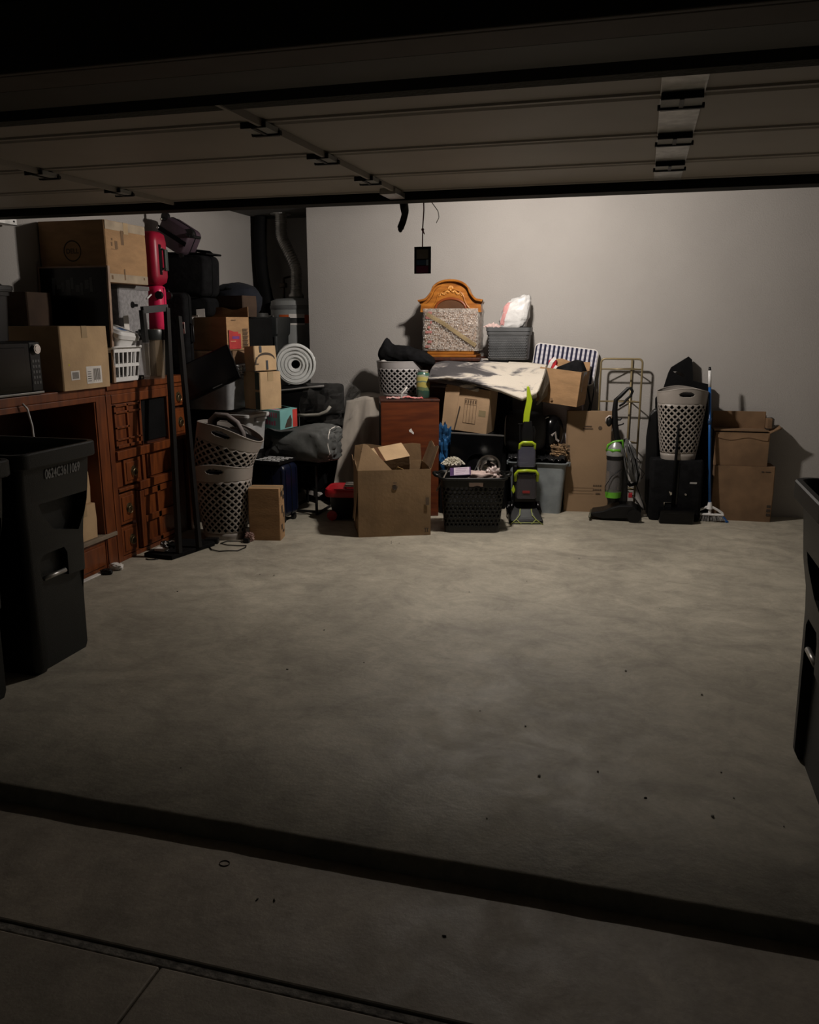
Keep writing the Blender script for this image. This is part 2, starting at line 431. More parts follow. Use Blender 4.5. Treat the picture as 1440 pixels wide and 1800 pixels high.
def flexduct(name, pts, r, m, parent, rib=.010, n=20, steps=260):
    P = [Vector(p) for p in pts]
    def cr(i, u):
        p0, p1, p2, p3 = P[max(i-1,0)], P[i], P[min(i+1,len(P)-1)], P[min(i+2,len(P)-1)]
        return .5*((2*p1)+(p2-p0)*u+(2*p0-5*p1+4*p2-p3)*u*u+(3*p1-p0-3*p2+p3)*u**3)
    pp = []; rr = []
    for k in range(steps+1):
        v = k/steps*(len(P)-1); i = min(int(v), len(P)-2); pp.append(cr(i, v-i)); rr.append(r+rib*(.5+.5*math.sin(k*2*PI/6)))
    b = MB(); b.tube(pp, rr, n=n); return b.build(name, m, parent, smooth=True)
flexduct('flue_duct', [(0, 0, zt+.06), (.005, 0, 2.0), (0, .0, 2.12), (-.07, .0, 2.28), (-.13, .0, 2.40), (-.135, .0, 2.50), (-.135, .0, ZC-.002)], .048, GALV, t)
b = MB(); b.lathe([(.10, ZC-.012), (.10, ZC-.002)], n=24, c=(-.135, 0, 0)); b.build('ceiling_collar', GALV, t)
COPPER = mat('pipe_dark', (.06, .045, .035), .4, metal=.6)
b = MB(); b.tube([(.14, .08, 1.79), (.14, .08, 2.08), (.18, .3, 2.12)], .012); b.tube([(-.15, .05, 1.79), (-.15, .05, 2.02), (-.15, .3, 2.06)], .012); b.box(-.19, -.12, .02, .08, 1.93, 1.98, bev=.01)
b.build('water_pipe', COPPER, t, smooth=True)
t = thing('insulated_pipe', 'black bowed flexible pipe hanging at the left end of the alcove', 'pipe', (-3.68, 7.80, 0))
flexduct('hose', [(.0, 0, ZC-.002), (-.015, 0, 2.4), (-.015, 0, 2.2), (.0, 0, 2.02), (.03, 0, 1.86), (.05, 0, 1.7), (.05, 0, 1.2)], .06, BLKM, t, rib=.002, steps=60)
t = thing('wall_control_box', 'small cream box on the side wall of the alcove beside the water heater', 'box', (XA, 7.6, 1.98))
b = MB(); b.box(-.045, -.001, -.06, .06, 0, .22, bev=.006); b.build('cover', mat('cream_metal', (.5, .44, .34), .5), t)
b = MB(); b.tube([(-.02, 0, 0), (-.02, 0, -.4), (-.02, .02, -.9)], .01); b.build('conduit', BLKMET, t)
# ================================================================ BUILDERS
def carton(label, loc, rz, w, d, h, m=CARD, opened=False, flaps=None, tape=True, rot=None, name='cardboard_box', warp=.006, group=None, cat='box', seed=1):
    """origin at base centre. flaps: dict side->(angle_deg from vertical outward, length)"""
    t = thing(name, label, cat, loc, rz, group, rot)
    rnd = random.Random(seed)
    if not opened:
        b = MB(); n = 6
        def ring(z, k):
            out = []
            pts = rrect(w/2, d/2, .006, 1)
            out = [(x*(1+.0), y, z) for x, y, _ in pts]; return out
        b.loft([ring(0, 0), ring(.004, 0), ring(h*.5, 1), ring(h-.003, 1), ring(h, 1)])
        mid = [v for v in b.bm.verts if abs(v.co.z-h*.5) < 1e-5]
        for v in mid: v.co.x *= 1+warp/w; v.co.y *= 1+warp/d
        b.build('box_body', m, t)
        if tape:
            b = MB(); b.box(-w/2-.001, w/2+.001, -.026, .026, h+.0002, h+.0012)
            b.box(-w/2-.0035, -w/2-.0015, -.026, .026, h-.07, h+.001); b.box(w/2+.0015, w/2+.0035, -.026, .026, h-.07, h+.001)
            b.build('tape', TAPE, t)
            b = MB(); b.box(-w/2+.004, w/2-.004, -.0012, .0012, h+.0012, h+.0016); b.build('lid_seam', INK, t)
    else:
        T = .0045; b = MB()
        def wall(x0, y0, x1, y1):
            nseg = 6; vs = []
            dx, dy = x1-x0, y1-y0; L = math.hypot(dx, dy); nx_, ny_ = dy/L, -dx/L
            def P(u, v, o):
                k = warp*math.sin(PI*u)*math.sin(PI*min(1, v*1.0)*.8)
                return (x0+dx*u+nx_*(k-o), y0+dy*u+ny_*(k-o), v*h)
            b.grid(lambda u, v: P(u, v, 0), 6, 5); b.grid(lambda u, v: P(u, v, T), 6, 5)
            b.loft([[P(u/6, 1, 0) for u in range(7)], [P(u/6, 1, T) for u in range(7)]], close=False, cap=False)
        wall(-w/2, -d/2, w/2, -d/2); wall(w/2, -d/2, w/2, d/2); wall(w/2, d/2, -w/2, d/2); wall(-w/2, d/2, -w/2, -d/2)
        b.box(-w/2+.002, w/2-.002, -d/2+.002, d/2-.002, 0, .005)
        b.build('box_body', m, t)
        for side, (ang, ln) in (flaps or {}).items():
            b = MB(); a = R(ang); cs = math.sin(a); sn = math.cos(a)
            ax, ay = {'front': (0, -1), 'back': (0, 1), 'left': (-1, 0), 'right': (1, 0)}[side]
            hw = (w if side in ('front', 'back') else d)/2-.004
            ox, oy = ax*w/2, ay*d/2
            def P(u, v, k, ax=ax, ay=ay, hw=hw, ox=ox, oy=oy, ln=ln):
                s_ = (u*2-1)*hw*(1-.04*v); bow = .012*v*math.sin(u*9+ang)
                px = ax*(ln*v*cs)+ox; py = ay*(ln*v*cs)+oy; pz = h+ln*v*sn+bow
                return (px+(-ay)*s_+ax*k*sn, py+ax*s_+ay*k*sn, pz-k*cs)
            b.grid(lambda u, v: P(u, v, 0), 8, 4); b.grid(lambda u, v: P(u, v, T), 8, 4)
            for e in (0, 1): b.loft([[P(e, v/4, 0) for v in range(5)], [P(e, v/4, T) for v in range(5)]], close=False, cap=False)
            b.loft([[P(u/8, 1, 0) for u in range(9)], [P(u/8, 1, T) for u in range(9)]], close=False, cap=False)
            b.build('flap', m, t, smooth=False)
    return t
def decal(parent, name, m, x0, x1, z0, z1, face='front', w=0, d=0, off=.0022):
    """thin printed patch on the front (-Y) or right (+X) face; coords measured from base centre"""
    b = MB()
    if face == 'front': b.box(x0, x1, -d/2-off-.0006, -d/2-off, z0, z1)
    else: b.box(w/2+off, w/2+off+.0006, x0, x1, z0, z1)
    return b.build(name, m, parent)

def hamper(label, w=.40, dd=.30, h=.60, m=TAUPE, group=None, nb=22, n_=2.35, top=1.0, bot=.72, dip=.035, name='laundry_hamper', band=.105, handle=True, base=.05):
    """oval plastic hamper with diamond lattice; wavy rim, two handle slots on the broad sides"""
    t = thing(name, label, 'laundry basket', (0,0,0), 0, group)
    def rad(z): 
        k = z/h; return bot+(top-bot)*(k**.85)
    def pos(a, z): 
        s = rad(z)
        c, q = math.cos(a), math.sin(a)
        f = (abs(c)**n_+abs(q)**n_)**(-1/n_)
        return Vector((w/2*s*f*c, dd/2*s*f*q, z))
    def rim(a): return h-dip*(1-abs(math.sin(a))**3) if handle else h
    b = MB()
    z1 = h-band-(dip*.6 if handle else 0); z0 = base
    # top band with handle slots
    def band_p(u, v):
        a = u*2*PI; return pos(a, z1+(rim(a)-z1)*v)
    def skip(u, v):
        if not handle: return False
        a = (u*2*PI) % PI; dx = (a-PI/2)/.30; zz = (v-.62)/.17
        return dx*dx+zz*zz < 1
    b.grid(band_p, 190, 26, closeu=True, skip=skip)
    b.build('rim_band', m, t, smooth=True, solid=.004)
    b = MB(); b.grid(lambda u, v: pos(u*2*PI, z0*v), 60, 2, closeu=True)
    b.poly([pos(k/60*2*PI, 0) for k in range(60)]); bmesh.ops.remove_doubles(b.bm, verts=b.bm.verts, dist=1e-5)
    b.build('base_band', m, t, smooth=True, solid=.004, auto=40)
    b = MB(); b.loft([[pos(k/40*2*PI, z)*1 for k in range(40)] for z in (.01, h*.4, h-.014-(dip if handle else 0))])
    for v in b.bm.verts: v.co.x *= .94; v.co.y *= .93
    b.build('contents', mat('hamper_shade_contents', (.008, .007, .007), .95, var=.5, vscale=9, spec=.1), t, smooth=True, auto=40)  # dark fill put in for the shade inside; clothes in the upper hamper
    # diamond lattice: every cell is a rhombus with a smaller rhombic hole
    b = MB(); circ = PI*(w+dd)/2*.88; step = circ/nb; RR = max(4, int(round((z1-z0)/(step*.5)))); hz = (z1-z0)/RR
    def LP(iu, z): return pos(2*PI*iu/nb, min(max(z, z0), z1))
    k_ = .66
    for r in range(RR+1):
        for i in range(nb):
            cu = i+(r % 2)*.5; cz = z0+r*hz
            O = [(cu, cz-hz), (cu+.5, cz), (cu, cz+hz), (cu-.5, cz)]
            if r == 0: b.poly([LP(*O[1]), LP(*O[2]), LP(*O[3])]); continue
            if r == RR: b.poly([LP(*O[0]), LP(*O[1]), LP(*O[3])]); continue
            I = [(cu, cz-hz*k_), (cu+.5*k_, cz), (cu, cz+hz*k_), (cu-.5*k_, cz)]
            for a in range(4):
                c = (a+1) % 4; b.poly([LP(*O[a]), LP(*O[c]), LP(*I[c]), LP(*I[a])])
    bmesh.ops.remove_doubles(b.bm, verts=b.bm.verts, dist=1e-5)
    b.build('lattice', m, t, smooth=True, solid=.004)
    # rolled rim lip
    b = MB(); b.tube([pos(2*PI*k/90, rim(2*PI*k/90)) for k in range(90)], .0045, n=6, closed=True)
    b.build('rim', m, t, smooth=True)
    return t

def suitcase(label, loc, rot, w, h, d, m, ribs=True, wheels=True, handle=True, name='suitcase', cat='suitcase', group=None):
    """upright case: w across X, d thick along Y, h tall; origin base centre"""
    t = thing(name, label, cat, loc, 0, group, rot)
    z0 = .045 if wheels else 0
    b = MB(); r = min(.05, d*.3)
    rings = []
    for k, (y, s) in enumerate(((-d/2, .90), (-d/2+.006, .955), (-d/2+.02, .985), (-d/2+.05, 1), (-.004, 1))):
        rings.append([(x*s, y, z0+h/2+z*s) for x, z, _ in rrect(w/2, (h)/2, r, 5)])
    for k, (y, s) in enumerate(((.004, 1), (d/2-.05, 1), (d/2-.02, .985), (d/2-.006, .955), (d/2, .90))):
        rings.append([(x*s, y, z0+h/2+z*s) for x, z, _ in rrect(w/2, (h)/2, r, 5)])
    b.loft(rings); b.build('shell', m, t, smooth=True, auto=40)
    b = MB(); b.tube([(x*1.004, 0, z0+h/2+z*1.004) for x, z, _ in rrect(w/2, h/2, r, 5)], .005, n=6, closed=True); b.build('zip', BLKM, t, smooth=True)
    if ribs:
        b = MB(); n = max(3, int(w/.06))
        for sy in (-1, 1):
            for k in range(n):
                x = -w/2*.8+w*.8*k/(n-1)
                b.box(x-.009, x+.009, sy*(d/2+.003)-.003, sy*(d/2+.003)+.003, z0+h*.1, z0+h*.9, bev=.002)
        nn = max(2, int(d/.06))
        for sx in (-1, 1):
            for k in range(nn):
                y = -d/2*.7+d*.7*k/(nn-1)
                if abs(y) > .012: b.box(sx*(w/2+.0015)-.003, sx*(w/2+.0015)+.003, y-.008, y+.008, z0+h*.1, z0+h*.9, bev=.002)
        b.build('rib', m, t)
    if handle:
        b = MB(); b.tube([(-.07, 0, z0+h), (-.06, 0, z0+h+.022), (.06, 0, z0+h+.022), (.07, 0, z0+h)], .008, n=8); b.build('handle', BLK, t, smooth=True)
        b = MB(); b.tube([(w/2, 0, z0+h*.38), (w/2+.024, 0, z0+h*.40), (w/2+.024, 0, z0+h*.60), (w/2, 0, z0+h*.62)], .008, n=8); b.build('handle', BLK, t, smooth=True)
    if wheels:
        for sx in (-1, 1):
            for sy in (-1, 1):
                b = MB(); x, y = sx*(w/2-.035), sy*(d/2-.03)
                b.cyl((x-.012, y, .023), (x+.012, y, .023), .023, n=18); b.cyl((x-.018, y, .03), (x-.013, y, .03), .02, n=12); b.box(x-.018, x+.018, y-.012, y+.012, .035, .055, bev=.004)
                b.build('wheel', BLK, t, smooth=True, auto=40)
    return t

def tote(label, loc, rz, w, d, h, m, lid=None, name='storage_tote', taper=.86, rimw=.018, open_top=True, cat='storage bin', rot=None):
    t = thing(name, label, cat, loc, rz, None, rot)
    b = MB(); T = .004
    def ring(z, ins=0, ex=0):
        k = taper+(1-taper)*z/h
        return rrect(w/2*k-ins+ex, d/2*k-ins+ex, .035, 4, z=z)
    rings = [ring(0), ring(.01), ring(h*.5), ring(h-.03), ring(h-.03, ex=.008), ring(h-.008, ex=.008), ring(h-.008, ex=rimw), ring(h, ex=rimw), ring(h, ex=0), ring(h-.03, ins=T), ring(.012, ins=T), ring(.012, ins=.05)]
    b.loft(rings); b.build('tub', m, t, smooth=True, auto=35)
    for sx in (-1, 1):
        b = MB(); b.box(sx*(w/2+rimw)-.012, sx*(w/2+rimw)+.012, -.06, .06, h-.045, h-.006, bev=.006); b.build('grip', m, t)
    if lid:
        b = MB(); rr = []
        for z, e in ((h+.001, rimw+.004), (h+.02, rimw+.004), (h+.024, rimw-.002), (h+.024, -.01), (h+.034, -.02), (h+.034, -.06)):
            rr.append(rrect(w/2+e, d/2+e, .04, 4, z=z))
        b.loft(rr); b.build('lid', lid, t, smooth=True, auto=35)
    return t

def blob(fn, nu=40, nv=24):
    b = MB(); V = b.grid(fn, nu, nv, closeu=True); 
    bmesh.ops.remove_doubles(b.bm, verts=b.bm.verts, dist=1e-5); return b
def soft(cx, cy, cz, rx, ry, rz, amp=.12, k=6, seed=0, p=.75, ridge=0):
    """soft bag: superellipsoid with folds"""
    def sp(v): return math.copysign(abs(v)**p, v)
    def fn(u, v):
        a = u*2*PI; e = (v-.5)*PI
        x = sp(math.cos(a))*abs(math.cos(e))**p; y = sp(math.sin(a))*abs(math.cos(e))**p; z = sp(math.sin(e))
        f = 1+amp*fbm(x*k+seed, y*k, z*k, .35)
        if ridge: f += ridge*(1-abs(fbm(x*2+seed, y*3, z*2, .9)))**3
        return (cx+rx*x*f, cy+ry*y*f, cz+rz*z*f)
    return blob(fn)
# ================================================================ WHEELED CARTS
CARTM = mat('cart_plastic', (.0055, .0072, .0062), .5, var=.12, vscale=30, bump=.15, bscale=200)
CARTI = mat('cart_inside', (.005,.006,.0055), .7, var=.1)
def make_cart(label, number):
    """front faces +X, origin at the base centre"""
    t = thing('trash_cart', label, 'trash can', (0,0,0), 0, None)
    Hh = 1.00
    # body sections: z, x_back, x_front, half width
    secs = [(.0, -.20, .26, .185), (.03, -.21, .275, .195), (.30, -.24, .28, .200), (.58, -.27, .285, .206), (.66, -.28, .29, .212), (.76, -.29, .305, .232), (.82, -.295, .31, .238), (1.00, -.31, .325, .245)]
    b = MB(); rings = []
    for z, xb, xf, hw in secs: rings.append(rrect((xf-xb)/2, hw, .035, 4, cx=(xf+xb)/2, z=z))
    for z, xb, xf, hw in ((1.0, -.302, .317, .237), (.93, -.29, .30, .225), (.87, -.27, .20, .205), (.2, -.2, .17, .16)): rings.append(rrect((xf-xb)/2, hw, .03, 4, cx=(xf+xb)/2, z=z))
    b.loft(rings)
    body = b.build('body', CARTM, t, smooth=True, auto=30)
    # recesses cut into the front wall, each with its own lined pocket
    def cut(pts, x0, x1):
        c = MB(); c.prism(pts, x1-x0, M=Matrix.Translation((x0, 0, 0)), axis='X')
        o = c.build('recess_cut', CARTM, None)
        q = body.modifiers.new('cut', 'BOOLEAN'); q.operation = 'DIFFERENCE'; q.object = o; q.solver = 'EXACT'
        return o
    cutters = [cut([(-.13, .80), (.21, .80), (.21, .72), (.15, .62), (-.02, .66), (-.10, .74)], .235, .40),
               cut([(-.125, .40), (-.13, .53), (-.10, .56), (.04, .56), (.06, .53), (.06, .42), (.20, .41), (.20, -.02), (-.13, -.02)], .245, .40)]
    dg = bpy.context.evaluated_depsgraph_get(); bpy.context.view_layer.update()
    me = bpy.data.meshes.new_from_object(body.evaluated_get(bpy.context.evaluated_depsgraph_get()))
    body.modifiers.clear(); body.data = me; me.name = 'body'
    for c in cutters: bpy.data.objects.remove(c)
    # rolled rim
    b = MB(); rg = []
    for z, e in ((.972, .004), (.972, .026), (.978, .031), (1.034, .031), (1.04, .026), (1.04, .008), (1.03, .0), (1.0, -.004)):
        rg.append(rrect(.3175+e, .243+e, .05+e*.5, 6, cx=.0075, z=z))
    b.loft(rg, cap=False); b.build('rim', CARTM, t, smooth=True, auto=35)
    b = MB(); b.cyl((.275, -.10, .445), (.275, .045, .445), .011, n=14); b.build('lift_bar', GALV, t, smooth=True)
    # wheels and axle at the back
    for sy in (-1, 1):
        b = MB(); b.cyl((-.27, sy*.205, .125), (-.27, sy*.255, .125), .125, n=28); b.cyl((-.27, sy*.20, .125), (-.27, sy*.262, .125), .06, n=20)
        b.build('wheel', BLK, t, smooth=True, auto=40)
    b = MB(); b.tube([(-.30, -.2, 1.0), (-.40, -.2, 1.02), (-.42, -.15, 1.02), (-.42, .15, 1.02), (-.40, .2, 1.02), (-.30, .2, 1.0)], .014, n=8); b.build('handle', CARTM, t, smooth=True)
    # lid thrown open and hanging behind
    b = MB()
    b.prism([(-.44, 1.04), (-.415, 1.05), (-.385, .98), (-.375, .34), (-.40, .33), (-.425, .36)], .54, M=Matrix.Translation((0, -.27, 0)), axis='Y')
    b.build('lid', CARTM, t, bevel=.008)
    if number:
        text(None, 'serial_number', number, .062, mat('stamp_grey', (.24, .24, .235), .6), t, (.3215, -.085, .908), (R(94.8), 0, PI/2), sx=.62, bold=.0012)
    return t
c1 = make_cart('dark green wheeled trash cart with grey serial number, beside the empty shelf unit', '0624C3611069')
c1.location = (-2.845, 3.11, 0)
c2 = make_cart('dark trash cart cut off by the left edge, in front of the numbered cart', None)
c2.location = (-2.82, 2.52, 0)
c3 = make_cart('dark open trash cart standing alone at the right edge of the garage', None)
c3.location = (.915, 2.93, 0); c3.rotation_euler.z = PI
# ================================================================ LEFT WALL: CABINETS AND WHAT STANDS ON THEM
XF = -3.32
# open shelf unit -----------------------------------------------------------------
t = thing('shelf_unit', 'cherry wood open shelf unit with empty dark bay beside the numbered cart', 'shelf', (-3.56, 3.95, 0))
y0, y1, D = -.66, .655, .235
b = MB(); b.box(-D, D+.012, y0-.01, y1+.004, 1.135, 1.19, bev=.006); b.build('top_board', WOOD, t)
for y, w in ((y0, .04), (y1-.11, .11)):
    b = MB(); b.box(-D, D, y, y+w if y < 0 else y+.11, 0, 1.134); b.build('side_panel', WOOD, t)
b = MB(); b.box(D-.012, D+.008, y1-.10, y1, .0, 1.134, bev=.004); b.box(D-.012, D+.010, y0, y1-.10, 1.10, 1.134, bev=.003); b.build('face_frame', WOOD, t)
b = MB(); b.box(-D+.012, D+.02, y0+.04, y1-.002, .205, .232, bev=.004); b.build('bottom_shelf', mat('shelf_lit_pale', (.22, .17, .12), .7, var=.1), t)  # pale colour stands for the light falling on the shelf top
b = MB(); b.box(D-.03, D-.005, y0+.04, y1-.11, 0, .204); b.box(D-.005, D+.006, y0+.06, y1-.13, .03, .17, bev=.004); b.build('plinth', WOOD, t)
b = MB(); b.box(-D, -D+.01, y0+.04, y1-.11, .0, 1.13); b.build('back_panel', WOODD, t)
b = MB(); b.box(-D+.02, D-.06, y0+.05, y1-.12, .80, .82); b.build('middle_shelf', WOODD, t)
# things in the bay
t = carton('small brown box with white sticker on the bottom shelf of the open unit, topmost', (-3.48, 4.33, .462), 0, .24, .20, .20, m=CARD2)
decal(t, 'sticker', PAPER, -.06, -.02, .09, .15, 'right', w=.24)
carton('plain tall brown box low inside the open shelf unit', (-3.46, 4.31, .235), 0, .26, .24, .225, m=CARD2)
t = thing('folded_leaflet', 'red and white leaflet lying on the dark middle shelf of the open unit', 'paper', (-3.40, 3.98, .821))
b = MB(); b.loft([[(-.12, -.10, 0), (.02, -.12, .0), (.06, .14, .004), (-.1, .16, .004)], [(-.12, -.10, .012), (.02, -.12, .008), (.06, .14, .07), (-.1, .16, .05)]]); b.build('sheet', PAPER, t)
b = MB(); b.loft([[(.0605, .03, .01), (.0605, .14, .01), (.0615, .14, .066), (.0605, .03, .040)], [(.062, .03, .01), (.062, .14, .01), (.063, .14, .066), (.062, .03, .040)]]); b.build('print', mat('print_red', (.45, .08, .06), .6), t)
t = thing('white_cable', 'white cord hanging down in front of the open shelf unit', 'cord', (-3.295, 3.86, .82))
b = MB(); b.tube([(0, -.03, .33), (.012, -.01, .30), (.012, .015, .2), (.01, .02, .08), (.0, .015, .0)], .006, n=8); b.build('cord', WHITEPL, t, smooth=True)

# carved chest ----------------------------------------------------------------------
t = thing('carved_cabinet', 'cherry wood chest with stepped panels and brass ring pulls', 'cabinet', (-3.56, 5.115, 0))
y0, y1 = -.495, .50
b = MB(); b.box(-D, D-.03, y0, y1, 0, 1.15); b.build('carcass', WOODD, t)
b = MB(); b.box(-D, D+.018, y0-.004, y1+.015, 1.16, 1.21, bev=.006); b.box(-D, D+.002, y0, y1+.005, 1.13, 1.16, bev=.003); b.build('top_board', WOOD, t)
def fr(name, ya, yb, za, zb, x0=D-.03, x1=D, m=WOOD, bev=.004):
    q = MB(); q.box(x0, x1, ya-5.115, yb-5.115, za, zb, bev=bev); return q.build(name, m, t)
fr('stile', 4.622, 4.675, 0, 1.13); fr('stile', 5.575, 5.61, .0, 1.13)
fr('rail', 4.675, 5.38, .695, .755, x1=D+.018); fr('rail', 4.675, 5.38, 1.07, 1.13, x1=D+.004)
fr('rail', 4.675, 5.40, .0, .03)
# upper left lattice door
d = fr('door', 4.68, 5.0, .76, 1.065, x1=D-.008)
q = MB()
for ya, yb, za, zb in ((4.69, 4.71, .77, 1.06), (4.83, 4.85, .77, 1.06), (4.97, 4.99, .77, 1.06), (4.69, 4.85, .90, .915), (4.69, 4.99, .77, .79), (4.69, 4.99, 1.00, 1.015), (4.69, 4.99, 1.045, 1.06), (4.69, 4.99, .82, .832)):
    q.box(D-.008, D+.006, ya-5.115, yb-5.115, za, zb, bev=.002)
q.build('lattice', WOOD, d)
# square bay, its inner shade put in as black sheets
fr('bay_shade_back', 5.005, 5.335, .77, 1.125, x0=D-.06, x1=D-.029, m=BLKM)
q = MB(); q.box(D-.028, D-.02, 5.01-5.115, 5.33-5.115, .775, 1.12); q.build('bay_shade_sheet', BLKM, t)
fr('stile', 5.335, 5.40, .755, 1.13)
fr('stile', 5.0, 5.008, .755, 1.13)
def pull(dr, y, z):
    q = MB(); x = D+.006
    q.cyl((x-.006, y-5.115, z), (x, y-5.115, z), .034, n=20); q.cyl((x, y-5.115, z+.012), (x+.012, y-5.115, z+.012), .008, n=10)
    q.tube([(x+.010, y-5.115+.024*math.cos(k*PI/7), z-.012+.024*math.sin(k*PI/7)) for k in range(14)], .0035, n=6, closed=True)
    q.build('ring_pull', BRASSD, dr, smooth=True, auto=40)
for ya, yb, za, zb, py in ((5.405, 5.572, .985, 1.125, 5.49), (5.405, 5.572, .77, .965, 5.50), (4.76, 4.955, .515, .685, 4.86), (4.68, 4.86, .25, .46, 4.775), (4.68, 4.86, .035, .23, 4.785)):
    dr = fr('drawer', ya, yb, za, zb, x1=D-.002)
    q = MB(); q.box(D-.002, D+.004, ya-5.115+.022, yb-5.115-.022, za+.022, zb-.022, bev=.003); q.build('raised_panel', WOOD, dr)
    pull(dr, py, (za+zb)/2)
fr('rail', 4.675, 4.90, .475, .50, x1=D+.006); fr('stile', 4.68, 4.75, .505, .69, x1=D-.012); fr('stile', 4.965, 5.0, .505, .69, x1=D+.008)
fr('rail', 4.90, 5.40, .455, .515, x1=D+.022); fr('rail', 5.405, 5.575, .735, .765, x1=D+.016)
fr('side_panel', 5.01, 5.40, .52, .69, x1=D-.014); fr('stile', 5.03, 5.07, .52, .69, x1=D+.004)
d = fr('door', 4.90, 5.40, .035, .45, x1=D-.008)
q = MB()
for ya, yb, za, zb in ((4.905, 4.955, .04, .445), (5.12, 5.16, .04, .445), (4.96, 5.39, .21, .255), (4.96, 5.39, .04, .07), (4.96, 5.39, .40, .445)):
    q.box(D-.008, D+.010, ya-5.115, yb-5.115, za, zb, bev=.003)
q.build('lattice', WOOD, d)

# microwave -------------------------------------------------------------------------
t = thing('microwave', 'black countertop microwave with round silver dial on the shelf unit', 'microwave', (-3.48, 3.77, 1.19))
b = MB(); b.box(-.2, .165, -.25, .25, .012, .30, bev=.012); b.build('casing', BLKG, t)
b = MB(); b.box(.165, .182, -.248, .16, .02, .292, bev=.006); b.box(.182, .186, -.21, .12, .05, .265, bev=.002); dr = b.build('door', BLKG, t)
b = MB(); b.box(.165, .180, .163, .248, .02, .292, bev=.005); pn = b.build('control_panel', BLKMET, t)
b = MB(); b.cyl((.18, .205, .255), (.20, .205, .255), .027, n=24); b.cyl((.20, .205, .255), (.203, .205, .255), .019, n=24); b.build('dial', CHROME, pn, smooth=True, auto=30)
b = MB()
for i in range(5):
    for j in range(3): b.box(.180, .182, .175+.022*j, .190+.022*j, .06+.03*i, .075+.03*i)
b.build('buttons', mat('button_grey', (.07, .07, .07), .5), pn)
b = MB(); b.box(.166, .184, -.25, .25, .005, .017, bev=.002); b.build('trim_strip', mat('dull_steel', (.3, .3, .29), .35, metal=.8), t)
for sx in (-.15, .12):
    for sy in (-.2, .2):
        b = MB(); b.cyl((sx, sy, 0), (sx, sy, .013), .015, n=12); b.build('foot', BLK, t)
tote('black lidded bin standing on top of the microwave', (-3.47, 3.76, 1.492), PI/2, .26, .24, .27, BLK, lid=BLK, taper=.9)

# boxes -----------------------------------------------------------------------------
t = carton('large pale carton with barcode stickers between the microwave and white basket', (-3.475, 4.395, 1.192), 0, .39, .45, .378, m=CARD2, tape=True)
decal(t, 'shipping_label', PAPER, -.01, .14, .03, .135, 'right', w=.39)
q = MB()
for k in range(14): q.box(.1979, .1983, .055+.005*k+.001*(k % 3), .0575+.005*k+.001*(k % 3), .05 if k % 4 else .04, .12)
for k in range(5): q.box(.1979, .1983, .0, .035, .045+.014*k, .049+.014*k)
q.build('barcode', INK, t)
decal(t, 'barcode_sticker', PAPER, -.155, -.075, .06, .115, 'right', w=.39)
q = MB()
for k in range(12): q.box(.1979, .1983, -.143+.005*k, -.1405+.005*k, .068, .107)
q.build('barcode', INK, t)
q = MB(); q.box(.1972, .1978, -.17, -.155, .175, .19); q.box(.1972, .1978, -.172, -.158, .145, .158); q.build('yellow_mark', mat('mark_yellow', (.6, .5, .05), .7), t)
carton('dark brown box lying on top of the large pale carton', (-3.70, 4.44, 1.573), 0, .17, .22, .20, m=mat('cardboard_dim', (.05, .028, .016), .9), tape=False)
# picture
t = thing('framed_picture', 'dark glazed picture with a thin pale frame leaning behind the large pale carton', 'picture', (-3.53, 4.655, 1.212), rot=(R(-2), 0, 0))
b = MB(); b.box(-.25, .25, -.008, .008, 0, .72); b.build('glazing', BLKG, t)
b = MB(); b.box(-.252, .252, -.012, .010, .72, .73); b.box(.25, .262, -.012, .010, 0, .73); b.box(-.262, -.25, -.012, .010, 0, .73); b.build('frame', mat('frame_pale', (.36, .24, .17), .5), t)
q = MB()
for k in range(9): q.box(-.16+.035*k, -.14+.035*k+.01*(k % 2), -.0088, -.008, .55+.02*(k*5 % 3), .66-.015*(k*7 % 4))
q.build('picture_print', mat('picture_dim', (.02, .028, .03), .3), t)
t = carton('big brown monitor carton with round printed logo, topmost by the left wall', (-3.545, 4.935, 1.843), 0, .49, .45, .38, m=CARD)
q = MB()
q.tube([(-.0+.062*math.cos(k*PI/16), -.2275, .195+.062*math.sin(k*PI/16)) for k in range(32)], .004, n=4, closed=True); q.build('logo_ring', INK, t)
text(None, 'logo_text', 'DELL', .042, INK, t, (0, -.2275, .18), (PI/2, 0, 0), align='CENTER', bold=.001)
q = MB()
for (a, c, e, f_) in ((-.165, -.15, .26, .275), (-.17, -.155, .225, .25), (-.13, -.10, .21, .26), (-.06, -.03, .24, .33), (-.05, -.035, .02, .09), (-.19, -.17, .02, .045), (.17, .185, .03, .045), (-.175, -.11, .205, .2085)):
    q.box(.2475, .248, a, c, e, f_)
q.build('handling_marks', mat('mark_brown', (.17, .10, .05), .8), t)
decal(t, 'tape_band', mat('tape_frost', (.38, .30, .21), .35), -.22, .22, .325, .378, 'right', w=.49)
decal(t, 'tape_band', mat('tape_frost', (.38, .30, .21), .35), -.22, .22, .002, .055, 'right', w=.49)
